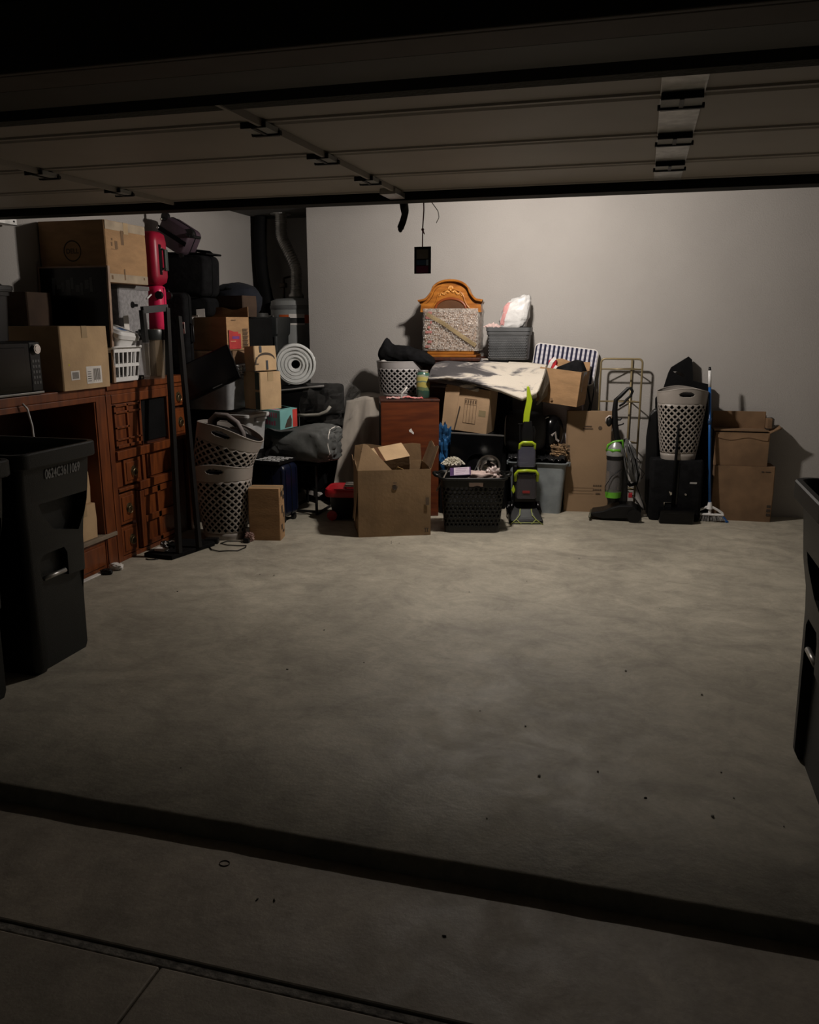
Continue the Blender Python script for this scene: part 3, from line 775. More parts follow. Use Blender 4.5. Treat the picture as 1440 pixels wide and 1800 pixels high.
# grey fabric hamper
GF = mat('grey_felt', (.30, .29, .295), .95, var=.12, vscale=40, bump=.3, bscale=120)
t = thing('fabric_hamper', 'tall grey fabric hamper with dark grip holes under the monitor carton', 'hamper', (-3.575, 5.14, 1.212))
b = MB(); b.loft([[(x, y, z) for x, y, _ in rrect(.175*k, .185*k, .02, 3)] for z, k in ((0, .88), (.3, .95), (.625, 1.0))]); b.build('body', GF, t)
b = MB(); b.loft([[(x, y, z) for x, y, _ in rrect(.18, .19, .02, 3)] for z in (.60, .628)]); b.build('lid', mat('grey_felt_lid', (.17, .165, .165), .9), t)
for y, z in ((-.03, .50), (.0, .30)):
    q = MB(); q.cyl((.158, y, z), (.176, y, z), .022, n=14); q.box(.165, .178, y, y+.06, z-.012, z+.006, bev=.004); q.build('grip_hole', BLKM, t)
q = MB(); q.tube([(.18, .14, .545), (.184, .19, .575)], .006, n=6); q.build('zip_pull', WHITEPL, t)
# white basket
t = thing('plastic_basket', 'small white slotted plastic basket on the carved cabinet', 'laundry basket', (-3.375, 4.80, 1.212))
def wb(u, v, e=0):
    s = .86+.14*v
    a = rrect(.115*s+e, .145*s+e, .03, 8); k = int(u*len(a)) % len(a); x, y, _ = a[k]
    return (x, y, .004+.215*v)
per = len(rrect(1, 1, .1, 8))
def side_hole(x, y, v):
    return False
b = MB(); z0_, z1_ = 0, .215
# slotted walls: four panels made of bars
def wallbars(p0, p1, q0, q1, n):
    p0, p1, q0, q1 = map(Vector, (p0, p1, q0, q1))
    for k in range(n+1):
        a = p0.lerp(p1, k/n); c = q0.lerp(q1, k/n); b.tube([a, c], .004, sq=(.005, .013))
    for f, wd in ((.04, .022), (.47, .022), (.95, .03)):
        b.tube([p0.lerp(q0, f), p1.lerp(q1, f)], .004, sq=(wd, .005))
B0 = [(-.095, -.125), (.095, -.125), (.095, .125), (-.095, .125)]; T0 = [(-.115, -.145), (.115, -.145), (.115, .145), (-.115, .145)]
for i in range(4):
    j = (i+1) % 4; wallbars((*B0[i], .012), (*B0[j], .012), (*T0[i], .215), (*T0[j], .215), 6 if i % 2 else 5)
b.box(-.097, .097, -.127, .127, .0, .012, bev=.004)
b.build('slotted_wall', WHITEPL, t)
b = MB(); rr_ = rrect(.122, .152, .03, 6)
b.tube([(x, y, .218+.008*math.cos(8*math.atan2(y, x))) for x, y, _ in rr_], .005, closed=True, sq=(.012, .03)); b.build('rim', WHITEPL, t, smooth=True)
t = thing('food_container', 'white lidded container with blue sticker inside the white basket', 'container', (-3.36, 4.79, 1.445), rot=(R(-4), R(20), R(4)))
b = MB(); b.loft([[(x, y, z) for x, y, _ in rrect(.10*k, .125*k, .03, 5)] for z, k in ((0, .85), (.07, .98), (.075, 1.06), (.10, 1.06), (.11, .98), (.12, .94))]); b.build('tub', WHITEPL, t, smooth=True, auto=35)
q = MB(); q.box(.0, .05, -.03, .035, .1201, .1212); q.build('sticker', mat('sticker_blue', (.03, .12, .32), .5), t)
# clear canister
t = thing('canister', 'clear plastic canister with black lid beside the white basket', 'canister', (-3.235, 5.06, 1.212))
b = MB(); b.lathe([(.062, 0), (.07, .004), (.078, .15), (.083, .27), (.079, .27), (.074, .15), (.066, .01), (.0, .008)], n=32); b.build('vessel', mat('smoky_clear', (.30, .24, .18), .12, alpha=.35, var=.05), t, smooth=True, auto=40)
b = MB(); b.lathe([(.088, .265), (.09, .27), (.09, .325), (.086, .335)], n=32); b.box(-.015, .015, -.135, -.06, .30, .335, bev=.005); b.build('lid', mat('lid_dark', (.03, .033, .032), .35), t, smooth=True, auto=40)
q = MB(); q.box(-.01, .018, -.082, -.078, .03, .24); q.build('scale_marks', mat('marks_pale', (.35, .3, .24), .5, alpha=.6), t)
t = thing('paper_scrap', 'white triangular scrap of paper standing behind the canister', 'paper', (-3.36, 4.965, 1.55))
b = MB(); b.prism([(-.03, -.335), (.025, 0), (.02, .09), (-.035, .085)], .002, axis='X'); b.build('sheet', PAPER, t)
t = thing('black_lamp_base', 'small black block on the front edge of the carved cabinet', 'gadget', (-3.30, 5.02, 1.211), rz=.1)
b = MB(); b.box(-.025, .012, -.055, -.005, 0, .03, bev=.006); b.build('case', BLK, t)
b = MB(); b.box(.012, .014, -.05, -.03, .008, .02); b.build('label', PAPER, t)
t = thing('wooden_board', 'pale wooden board upright behind the clear canister', 'board', (-3.40, 5.37, 1.212))
b = MB(); b.box(-.01, .01, -.035, .06, 0, .335, bev=.002); b.build('plank', mat('board_pine', (.27, .175, .085), .7, var=.12, vscale=8, stretch=(4, 4, .5)), t)
# red and pink suitcases
RED = mat('suitcase_red', (.36, .008, .035), .4, var=.08); PINK = mat('suitcase_pink', (.72, .02, .10), .35, var=.06)
t = thing('suitcase', 'bright pink narrow suitcase below the red suitcase behind the cabinet frame', 'suitcase', (-3.575, 5.47, 1.50))
b = MB(); b.loft([[(x, y, z) for x, y, _ in rrect(.2*k, .065*k2, .05*k2, 5)] for z, k, k2 in ((0, .7, .15), (.03, .93, .6), (.06, 1, 1), (.32, 1, 1), (.345, .97, .9), (.355, .9, .6))]); b.build('shell', PINK, t, smooth=True, auto=50)
b = MB(); b.tube([(.2015, 0, .05), (.2015, 0, .30), (.2015, 0, .34)], .003); b.build('zip', mat('zip_pink', (.3, .01, .05), .6), t)
for sy in (-1, 1):
    b = MB(); b.cyl((.20, sy*.05, .285), (.20, sy*.075, .285), .028, n=16); b.build('wheel', BLK, t, smooth=True, auto=40)
t = thing('suitcase', 'red suitcase with black grip standing above the pink suitcase', 'suitcase', (-3.575, 5.46, 1.858))
b = MB(); b.loft([[(x, y, z) for x, y, _ in rrect(.21*k, .095*k2, .045*k2, 5)] for z, k, k2 in ((0, .85, .6), (.02, .97, .85), (.06, 1, 1), (.30, 1, 1), (.35, .97, .85), (.37, .85, .6))]); b.build('shell', RED, t, smooth=True, auto=50)
b = MB(); b.box(.205, .214, -.04, -.008, .07, .28, bev=.004); b.build('grip_recess', BLKM, t)
b = MB(); b.tube([(.21, -.0, .11), (.235, 0, .12), (.235, 0, .24), (.21, 0, .25)], .009, n=8); b.box(.212, .226, .02, .06, .10, .25, bev=.006); b.build('grip', mat('grip_green', (.04, .05, .045), .6), t, smooth=True, auto=40)
for z in (.095, .255):
    b = MB(); b.sphere((.218, -.022, z), .006); b.build('rivet', CHROME, t, smooth=True)
carton('black box beneath the pink suitcase on the carved cabinet', (-3.60, 5.46, 1.212), 0, .34, .19, .285, m=BLKM, tape=False)

# black suitcases piled beyond the carved cabinet -----------------------------------------
t = suitcase('tall black soft suitcase with small white luggage tag behind the black metal stand', (-3.54, 5.70, 1.212), (0, 0, 0), .46, .60, .12, BLKF, ribs=False, wheels=False)
q = MB(); q.box(.20, .225, -.068, -.065, .30, .385, bev=.002); tg = q.build('luggage_tag', PAPER, t)
q = MB(); q.box(.204, .221, -.0695, -.068, .335, .37); q.build('tag_window', INK, tg)
# ================================================================ PILE IN THE BACK LEFT CORNER
tote('black storage trunk on the floor under the stacked bins', (-3.35, 6.02, 0), 0, .76, .40, .565, BLK, lid=BLKM, taper=.97, name='storage_chest')
t = tote('frosted storage bin with pink things inside, under the open carton stack', (-3.04, 5.95, .602), R(-8), .30, .28, .27, mat('frost_bin', (.40, .40, .40), .35, alpha=.88), lid=mat('frost_lid', (.52, .52, .51), .4))
b = MB(); b.box(-.10, .11, -.10, .10, .02, .17, bev=.02); b.build('pink_contents', mat('pink_cloth', (.55, .12, .25), .8), t)
carton('black crate left of the frosted storage bin', (-3.50, 6.02, .602), 0, .54, .38, .32, m=BLKM, tape=False)
CLR = mat('clear_bin', (.42, .43, .44), .22, alpha=.72)
t = tote('clear plastic storage bin holding dim grey contents below the tilted black screen', (-3.22, 5.93, .934), 0, .44, .44, .27, CLR, taper=.88)
b = MB(); b.box(-.17, .16, -.17, .15, .01, .2, bev=.03); b.build('contents', mat('bin_contents', (.18, .13, .11), .9, var=.4, vscale=6), t)
LIDM = mat('clear_lid', (.55, .56, .56), .3, alpha=.85)
for k, lb in enumerate(('bottom clear bin lid of the three stacked above the clear bin', 'middle clear bin lid of the three stacked above the clear bin', 'top clear bin lid of the three stacked above the clear bin')):
    o = thing('bin_lid', lb, 'lid', (-3.205, 5.93, 1.207+.024*k), group='stacked clear bin lids')
    b = MB(); rr_ = []
    for z, e in ((0, 0), (.018, .004), (.022, .002), (.022, -.02), (.014, -.03)): rr_.append(rrect(.235+e, .235+e, .03, 4, z=z))
    b.loft(rr_); b.build('cover', LIDM, o, smooth=True, auto=35)
    b = MB(); b.box(.238, .246, -.20, -.12, .004, .018, bev=.002); b.box(.238, .246, -.08, -.0, .004, .018, bev=.002); b.build('latch', mat('latch_dark', (.05, .05, .05), .4), o)
t = carton('dark brown box with open top holding tangled oddments above the stacked lids', (-3.22, 5.95, 1.282), 0, .44, .36, .10, m=CARD3, opened=True, flaps={})
# open carton with red label
t = carton('open cardboard box with a red printed label on its right end', (-3.25, 5.99, 1.385), R(-14), .45, .26, .25, m=CARD, opened=True, flaps={'left': (100, .04), 'back': (8, .07)}, warp=.004)
b = MB(); b.box(-.20, .20, -.11, .11, .006, .18, bev=.02); b.build('packing', mat('pack_dark', (.05, .03, .02), .9), t)
q = MB(); q.prism([(-.115, .01), (.02, .01), (.02, .125), (-.01, .125), (-.01, .14), (-.06, .14), (-.115, .155)], .0006, M=Matrix.Translation((.2335, 0, 0)), axis='X'); q.build('red_label', mat('label_red', (.45, .03, .03), .6), t)
q = MB(); q.box(.2343, .2349, -.08, -.0, .085, .105); q.build('label_purple', mat('label_violet', (.16, .04, .22), .6), t)
q = MB(); q.box(.2343, .2349, -.10, -.04, .065, .071); q.build('label_line', mat('label_cream', (.7, .35, .2), .6), t)
q = MB()
for k in range(14): q.box(.2335, .2341, .045, .10+.006*(k % 3), .02+.0105*k, .025+.0105*k)
q.box(.2335, .2341, -.08, -.03, .225, .229); q.build('print', INK, t)
for k, (dx, dy, dz_, rr_) in enumerate(((-.13, -.06, .16, .3), (-.16, -.02, .15, -.2), (-.12, .0, .18, .1))):
    o = thing('paper', ('white folded paper sticking up nearest in the open box', 'cream folded paper at the left corner of the open box', 'pale paper standing tallest in the open box')[k], 'paper', (-3.235+dx, 5.95+dy, 1.42+dz_), rz=rr_, group='papers in the open box')
    b = MB(); b.prism([(-.035, -.01), (.035, -.005), (.032, .06+.02*k), (-.036, .055+.02*k)], .003); b.build('sheet', PAPER, o)
# tilted black screen
t = thing('television', 'flat black screen tilted against the clear bin with one corner down', 'television', (-3.16, 5.63, 1.20), rot=(R(-14), R(-24), R(12)))
b = MB(); b.box(-.25, .25, -.015, .015, -.13, .15, bev=.008); b.build('screen_housing', BLKG, t)
b = MB(); b.box(-.235, .235, -.0165, -.015, -.10, .135); b.build('screen', mat('screen_black', (.004, .004, .005), .25), t)
b = MB(); b.box(.02, .10, -.0175, -.0155, -.118, -.111); b.build('brand_strip', mat('strip_grey', (.12, .12, .12), .4), t)
# parcels with the curved arrow
t = carton('upper parcel with black curved arrow mark and dark tape, tilted on another parcel', (-2.83, 5.90, 1.232), 0, .13, .205, .185, m=CARD2, rot=(0, R(-3), R(-28)), tape=False)
q = MB(); n = 16
outer = [( .085*math.cos(PI*k/n), .085+.05*math.sin(PI*k/n)) for k in range(n+1)]
inner = [( .078*math.cos(PI*k/n), .085+.032*math.sin(PI*k/n)) for k in range(n, -1, -1)]
q.prism(outer+inner, .0008, M=Matrix.Translation((.0690, 0, 0)), axis='X')
q.prism([(-.105, .045), (-.07, .045), (-.07, .053), (-.092, .053), (-.082, .10), (-.092, .10)], .0008, M=Matrix.Translation((.0690, 0, 0)), axis='X')
q.build('arrow_mark', INK, t)
decal(t, 'tape', TAPED, -.055, -.035, .135, .184, 'right', w=.13, off=.0045); decal(t, 'tape', TAPED, .0, .018, .005, .075, 'right', w=.13, off=.0045)
t = carton('lower parcel with green and dark side under the arrow marked parcel', (-2.835, 5.92, .939), 0, .21, .20, .285, m=CARD2, rot=(0, R(0), R(-28)))
decal(t, 'tape', mat('tape_olive', (.03, .045, .015), .5), .045, .10, .003, .283, 'front', d=.20)
# box behind, duffel, cases
carton('plain dark brown box behind the open carton', (-3.24, 6.28, 1.64), R(-12), .34, .18, .165, m=mat('cardboard_dim', (.09, .05, .028), .9), tape=False)
t = thing('storage_cabinet', 'black tall storage cabinet hidden behind the bins in the corner', 'cabinet', (-3.40, 6.50, 0))
b = MB(); b.box(-.38, .30, -.22, .22, 0, 1.63, bev=.006); b.build('body', BLKM, t)
b = MB(); b.box(-.37, -.042, -.232, -.221, .02, 1.61, bev=.003); b.build('door', BLKM, t); b = MB(); b.box(-.038, .29, -.232, -.221, .02, 1.61, bev=.003); b.build('door', BLKM, t)
t = suitcase('black suitcase lying flat at the bottom of the luggage heap', (-3.56, 6.25, 1.64), (0, 0, 0), .46, .15, .40, BLKF, ribs=False, wheels=False, handle=False)
t = suitcase('wide black suitcase lying on its side under the purple suitcase', (-3.55, 6.13, 1.80), (0, R(2), R(-4)), .44, .32, .24, BLKF, ribs=False, wheels=False, handle=False)
b = MB(); b.box(-.2, .24, -.11, .11, .32, .335, bev=.006); b.tube([(.05, 0, .33), (.08, 0, .355), (.2, 0, .345), (.23, 0, .325)], .01); b.build('top_strap', BLKM, t)
PUR = mat('suitcase_purple', (.06, .036, .05), .6, var=.15)
t = suitcase('dark purple wheeled suitcase tilted on top of the luggage heap', (-3.60, 6.02, 2.16), (0, R(30), R(-4)), .28, .21, .18, PUR, ribs=False, wheels=False, handle=False)
b = MB(); b.box(-.142, .142, -.096, -.09, .085, .12, bev=.003); b.build('front_band', BLKM, t)
for x, z in ((.13, .195), (-.12, .20)):
    b = MB(); b.cyl((x, -.09, z), (x, -.06, z), .032, n=18); b.box(x-.02, x+.02, -.10, .06, z-.03, z-.01, bev=.006); b.build('wheel', BLK, t, smooth=True, auto=40)
b = MB(); b.cyl((.135, -.09, .01), (.135, -.07, .01), .018, n=16); b.build('wheel', BLK, t, smooth=True, auto=40)
for z in (.17, .10):
    b = MB(); b.sphere((-.132, -.098, z), .011); b.build('stud', CHROME, t, smooth=True)
t = thing('duffel_bag', 'dark navy rounded duffel bag behind the brown boxes', 'bag', (-3.32, 6.52, 1.632))
soft(0, 0, .14, .20, .17, .15, .07, 5, 3, .8).build('bag', mat('navy_cloth', (.005, .007, .014), .9, bump=.3, bscale=12), t, smooth=True)
b = MB(); b.tube([(-.1, -.12, .2), (-.02, -.16, .24), (.08, -.12, .22)], .008); b.build('strap', BLKM, t)
# tall black bin
t = thing('storage_crate', 'dark crate hidden under the tall black bin in the corner', 'crate', (-3.25, 7.05, 0))
b = MB(); b.box(-.17, .17, -.15, .15, 0, .86, bev=.008); b.build('body', BLKM, t)
b = MB(); b.box(-.18, .18, -.16, .16, .861, .875, bev=.004); b.build('top', BLKM, t)
t = thing('plastic_bin', 'tall black ribbed plastic bin beside the water heater', 'bin', (-3.27, 7.05, .876))
DK = mat('bin_charcoal', (.022, .024, .024), .45, var=.1)
b = MB(); b.loft([[(x, y, z) for x, y, _ in rrect(.125*k, .14*k, .02, 3)] for z, k in ((0, .86), (.60, .96), (.62, 1.05), (.70, 1.08), (.76, 1.1), (.77, 1.06))]); b.build('tub', DK, t, smooth=True, auto=30)
b = MB()
for x in (-.10, -.045, .06, .10): b.box(x-.010, x+.010, -.145, -.125, .03, .60, bev=.004)
b.build('rib', DK, t)
b = MB(); b.box(-.02, .045, -.150, -.130, .05, .62, bev=.004); b.build('recess', BLKM, t)
for x in (-.1, .08):
    b = MB(); b.sphere((x, -.15, .775), .012, sc=(2, 1, .5)); b.build('stud', CHROME, t, smooth=True)
t = thing('black_canister', 'short dark cylinder standing behind the black bin near the heater', 'container', (-3.50, 7.33, 1.0))
b = MB(); b.lathe([(.07, 0), (.075, .62), (.078, .66), (.07, .685)], n=24); b.build('body', mat('canister_dark', (.045, .045, .042), .6), t, smooth=True, auto=40)
t = thing('storage_crate', 'dark crate under the short dark cylinder', 'crate', (-3.50, 7.33, 0)); b = MB(); b.box(-.12, .08, -.10, .10, 0, .998, bev=.006); b.build('body', BLKM, t)

# black metal stand with base -----------------------------------------------------------------
t = thing('metal_stand', 'tall black metal frame leaning in front of the carved cabinet', 'stand', (-3.05, 5.0, 0))
o0 = Vector((-3.05, 5.0, 0))
def rel(*p): return [q-o0 for q in p]
pA0, pA1 = at(315, 972, Z=.03), at(293, 541, X=-3.13); pB0, pB1 = at(350, 962, Z=.03), at(314, 556, X=-3.12)
pC1 = at(250, 545, X=-3.19); pC0 = at(256, 602, X=-3.19)
for a, c in ((pA0, pA1), (pB0, pB1)):
    b = MB(); b.tube(rel(a, c), .01, sq=(.026, .042)); b.build('upright', BLKMET, t)
b = MB(); b.tube(rel(pC0, pC1), .01, sq=(.03, .035)); b.build('short_arm', BLKMET, t)
b = MB(); b.tube(rel(pC1, pA1), .01, sq=(.045, .03)); b.build('top_bar', BLKMET, t)
b = MB(); g = rel(pA0, pB0)
b.prism([(-.20, -.20), (.03, -.22), (.13, .20), (.07, .27), (-.17, .22)], .03, axis='Z'); b.build('base_plate', BLKM, t, bevel=.004)
t = thing('cable_tangle', 'tangle of black and white cables on the base of the black stand', 'cable', (-3.17, 4.95, .031))
rnd = random.Random(3)
for k in range(5):
    b = MB(); pts = [(.07*math.cos(a*1.3+k)+.02*rnd.random(), .09*math.sin(a+k*.7), .008+.025*abs(math.sin(a*2+k))) for a in [j*.5 for j in range(10)]]
    b.tube(pts, .004, n=6); b.build('cable', WHITEPL if k in (1, 4) else BLK, t, smooth=True)
b = MB(); b.box(-.03, .05, -.10, -.04, 0, .02, bev=.004); b.build('plug_block', PAPER, t)

# laundry hampers ---------------------------------------------------------------------------------
h1 = hamper('lower taupe lattice hamper standing on the floor holding the tilted one', w=.46, dd=.36, h=.58, bot=.66)
h1.location = (-2.975, 5.47, 0); h1.rotation_euler.z = R(8)
h2 = copy_tree(h1); h2['label'] = 'upper taupe lattice hamper tilted inside the lower one'
h2.location = (-3.07, 5.47, .285); h2.rotation_euler = (R(-3), R(17), R(6)); h2.scale = (1.1, 1.1, 1)
h3 = copy_tree(h1); h3['label'] = 'taupe lattice hamper up on a black case by the broom'
h3.location = (.345, 7.02, .505); h3.rotation_euler = (0, 0, R(12)); h3.scale = (.88, .80, 1.0)
for h in (h1, h2, h3): h['group'] = 'taupe lattice hampers'
t = thing('padded_arch', 'grey padded hoop sticking out of the upper taupe hamper', 'headrest', (-2.98, 5.50, .80))
b = MB(); b.tube([(-.10, 0, 0), (-.09, 0, .08), (-.04, 0, .125), (.05, 0, .12), (.13, 0, .07), (.17, 0, 0), (.18,0,-.06)], .02, n=10, sq=None); b.build('hoop', mat('hoop_grey', (.20, .17, .16), .7), t, smooth=True)
b = MB(); b.tube([(-.085, .03, 0), (-.07, .03, .075), (-.03, .03, .1), (.04, .03, .095), (.11, .03, .045)], .02, n=8); b.build('inner_pad', mat('hoop_dark', (.03, .015, .015), .8), t, smooth=True)

# small closed carton + cable -----------------------------------------------------------------
t = carton('small closed brown carton standing on the floor beside the lattice hampers', (-2.645, 5.51, 0), R(12), .235, .15, .395, m=CARD, tape=True)
q = MB()
for a, c, e, f_ in ((.02, .05, .30, .33), (-.04, .01, .33, .37), (-.03, .0, .20, .26), (.02, .045, .16, .20), (-.045, -.02, .08, .12), (.0, .03, .05, .07), (.03,.05,.36,.38)):
    q.box(.1225, .1231, a, c, e, f_)
q.build('print', INK, t)
t = thing('charging_cable', 'black cord looping on the floor in front of the lattice hamper', 'cord', (-2.85, 5.22, 0))
b = MB(); w0 = Vector((-2.85, 5.22, 0))
pp = [at(x, y, Z=.006)-w0 for x, y in ((366, 958), (372, 966), (385, 969), (400, 968), (418, 968), (432, 962), (433, 959), (420, 959), (400, 958), (388, 955), (400, 951), (420, 951), (433, 953))]
b.tube(pp, .004, n=6); b.build('cord', BLK, t, smooth=True)
e = pp[-1]; b = MB(); b.box(e.x-.02, e.x+.025, e.y-.015, e.y+.015, 0, .035, bev=.006); b.build('plug', BLK, t)
t = thing('power_strip_box', 'small black adaptor at the foot of the lower hamper', 'adaptor', at(373, 955, Z=0)+Vector((0, .0, 0)), rz=.3)
b = MB(); b.box(-.05, .05, -.03, .03, 0, .04, bev=.006); b.build('case', BLK, t)
t = thing('crumpled_wrapper', 'pinkish translucent wrapper on the floor against the small carton', 'wrapper', at(441, 950, Z=0)+Vector((0, -.02, 0)))
soft(0, 0, .03, .032, .025, .035, .4, 9, 5).build('wrapper', mat('wrapper_pink', (.36, .22, .19), .4, alpha=.8), t, smooth=False)
t = thing('white_adaptor', 'white flat adaptor lying between the hamper and small carton', 'adaptor', (-2.80, 5.50, 0))
b = MB(); b.box(-.03, .03, -.02, .02, .04, .075, bev=.004); b.build('case', WHITEPL, t); b = MB(); b.box(-.04, .04, -.03, .03, 0, .04, bev=.004); b.build('base', BLK, t)

# blue suitcase, black suitcase, folding table --------------------------------------------------
NAVY = mat('navy_shell', (.004, .007, .024), .35, var=.1)
suitcase('navy ribbed hard shell suitcase on wheels beneath the grey duffel', (-2.79, 6.08, 0), (0, 0, R(-8)), .22, .44, .22, NAVY, handle=False)
t = thing('striped_keyboard', 'black panel with gleaming white stripes lying under the grey duffel', 'keyboard', (-2.82, 6.06, .488), rz=R(-6))
b = MB()
b.box(-.125, .125, -.14, .13, .0, .028, bev=.005); b.build('case', BLK, t)
for k in range(4):
    for j in range(3):
        b = MB(); b.box(-.116+.080*j+.006*k, -.052+.080*j+.006*k, -.125+.06*k, -.100+.06*k, .028, .0315, bev=.001); b.build('key', WHITEPL, t)
t = thing('folding_table', 'black steel folding table frame carrying the grey duffel', 'table', (-2.72, 6.60, 0))
b = MB(); b.box(-.16, .17, -.30, .26, .425, .445, bev=.004); b.build('tabletop', BLKM, t)
for sx, dx in ((-1, 0), (1, 0)):
    b = MB(); x = sx*.15
    b.tube([(x, -.28, .43), (x, -.28, .012)], .013); b.build('leg', BLKMET, t)
    b = MB(); b.tube([(x, .24, .43), (x, .24, .012)], .013); b.build('leg', BLKMET, t)
    b = MB(); b.tube([(x, -.28, .012), (x, .24, .012)], .012); b.build('foot_bar', BLKMET, t)
b = MB(); b.tube([(-.15, -.28, .03), (.15, -.28, .03)], .012); b.build('cross_bar', BLKMET, t)
b = MB(); b.box(.128, .150, -.295, -.26, .16, .23, bev=.006); b.build('lock_clip', BLK, t)
t = thing('chair_back', 'black curved chair back standing under the folding table', 'chair', (-2.76, 6.78, 0))
b = MB(); b.prism([(-.12, .12), (.02, .10), (.10, .18), (.085, .26), (.06, .34), (.045, .42), (-.12, .42)], .05); b.build('shell', BLKM, t, bevel=.01)
b = MB(); b.tube([(-.08, .0, 0), (-.08, .0, .13)], .012); b.tube([(.0, .0, 0), (.0, .0, .12)], .012); b.build('leg', BLKMET, t)
b = MB(); b.prism([(-.10, .08), (.03, .06), (.045, .075), (.02, .10), (-.12, .12)], .06, M=Matrix.Translation((0,-.004,0))); b.build('edge_trim', mat('trim_white', (.5, .47, .44), .6), t)
# grey duffel
GD = mat('duffel_grey', (.105, .108, .104), .85, var=.12, vscale=10, bump=.5, bscale=9)
t = thing('duffel_bag', 'large slumped grey duffel with white piping on the black table', 'bag', (-2.71, 6.42, .447))
def duf(u, v):
    a = u*2*PI; e = (v-.5)*PI
    def sp(q, p): return math.copysign(abs(q)**p, q)
    x = sp(math.sin(e), .55); y = sp(math.cos(a), .7)*abs(math.cos(e))**.35; z = sp(math.sin(a), .6)*abs(math.cos(e))**.35
    hgt = .155+.025*x
    f = 1+.06*fbm(x*3, y*2, z*2+5, 1.2)-.10*(1-abs(fbm(x*1.2+2, y, z*2.5, 1.5)))**6
    return (.36*x*f-.03, .19*y*f-.02, .165+hgt*z*f-.03*(1-x*x)*max(0, z)+.02*math.sin(x*4)*max(0, z))
blob(duf, 48, 40).build('bag', GD, t, smooth=True)
b = MB(); b.tube([Vector(duf(k/24, .80))*1.0 for k in range(24)], .005, n=6, closed=True); b.build('piping', PAPER, t, smooth=True)
b = MB(); b.tube([Vector(duf(k/24, .25)) for k in range(24)], .005, n=6, closed=True); b.build('piping', mat('piping_grey', (.3, .29, .28), .6), t, smooth=True)
b = MB(); b.tube([(-.20, -.2, .18), (-.24, -.235, .08), (-.22, -.22, -.0), (-.19, -.2, .05)], .008, sq=(.03, .004)); b.build('handle_strap', BLKF, t)
# teal box
TEAL = mat('teal_card', (.19, .44, .43), .6, var=.05); TEALD = mat('teal_print_pink', (.55, .12, .22), .6)
t = thing('toy_box', 'teal cardboard box with pink lettering tucked into the grey duffel', 'box', (-2.84, 6.20, .76), rot=(R(3), R(3), R(-20)))
b = MB(); b.box(-.15, .12, -.10, .10, 0, .155, bev=.002); b.build('box_body', TEAL, t)
q = MB()
for k in range(9): q.box(-.13+.025*k, -.115+.025*k, -.1006, -.1001, .095-.003*(k % 2), .135)
for k in range(7): q.box(-.12+.028*k, -.10+.028*k, -.1006, -.1001, .03, .07-.005*(k % 3))
for k in range(10): q.box(-.13+.022*k, -.115+.022*k, -.085, -.05, .1551, .1557)
q.build('lettering', TEALD, t)
q = MB(); q.box(-.1, .06, -.02, .08, .1551, .158); q.build('window', BLKG, t)
q = MB(); q.box(.1201, .1208, .045, .098, .004, .15); q.build('red_panel', mat('red_print', (.55, .05, .04), .6), t)
q = MB(); q.prism([(-.05, .01), (.03, .01), (.035, .07), (.02, .11), (-.02, .07)], .0008, M=Matrix.Translation((.1201, 0, 0)), axis='X'); q.build('dark_silhouette', INK, t)
# bedding bag in clear wrap
t = thing('bedding_bag', 'black quilt in a clear plastic bag under the bubble wrap roll', 'bag', (-2.72, 6.72, .81))
b = MB(); b.box(-.24, .20, -.26, .22, .02, .26, bev=.035, seg=3); b.build('quilt', BLKM, t, smooth=True, auto=50)
b = MB(); b.tube([(-.26, -.262, .36), (-.275, -.265, .27), (-.23, -.268, .22), (-.10, -.27, .235), (.05, -.27, .255), (.19, -.268, .27)], .008, n=8); b.build('piping', mat('piping_mid', (.22, .21, .2), .6), t, smooth=True)
b = MB(); b.tube([(.24, -.262, .10), (.21, -.266, .06), (.14, -.268, .03), (.02, -.268, .02), (-.05, -.268, .02)], .013, n=8); b.build('hem', mat('hem_pale', (.42, .40, .35), .7), t, smooth=True)
soft(.15, -.02, .12, .20, .27, .17, .25, 7, 4, .7, ridge=.12).build('clear_film', mat('clear_film', (.45, .44, .42), .1, alpha=.05, var=.02, spec=1), t, smooth=False)
for (sx, sy) in ((-.18, .15), (.16, .15)):
    pass
t = thing('storage_crate', 'dark crate behind the folding table under the black quilt bag', 'crate', (-2.70, 6.98, 0)); b = MB(); b.box(-.2, .14, -.09, .20, 0, .80, bev=.006); b.build('body', BLKM, t)
# bubble wrap roll
t = thing('bubble_wrap_roll', 'white roll of bubble wrap with hollow core lying on the black bedding bag', 'roll', (-2.80, 6.50, 1.078), rz=R(25))
BW = mat('bubble_wrap_white', (.56, .57, .56), .35, var=.04, vscale=20, bump=.2, bscale=140)
b = MB(); n = 56; rings = []
prof = [(.035, .01), (.04, 0), (.055, .012), (.07, -.004), (.085, .012), (.10, -.005), (.113, .012), (.128, -.004), (.143, .010), (.160, -.002), (.172, .008), (.172, .36), (.16, .37), (.04, .37)]
for r, y in prof: rings.append([((r+(.002*math.sin(k*9) if r > .17 else 0))*math.cos(2*PI*k/n), y, .172+r*math.sin(2*PI*k/n)) for k in range(n)])
b.loft(rings, cap=False); b.build('roll', BW, t, smooth=True)
b = MB(); b.loft([[(.036*math.cos(2*PI*k/24), y, .172+.036*math.sin(2*PI*k/24)) for k in range(24)] for y in (.003, .5)], cap=True)
b.bm.free(); b = MB(); b.loft([[(.035*math.cos(2*PI*k/24), y, .172+.035*math.sin(2*PI*k/24)) for k in range(24)] for y in (.012, .20, .202)], cap=False); b.lathe([(.034, .19), (0.001, .19)], n=24, cap=False)
for v in b.bm.verts:
    if abs(v.co.z-.19) < 1e-6: v.co = Vector((v.co.x, .19, .172+v.co.y))
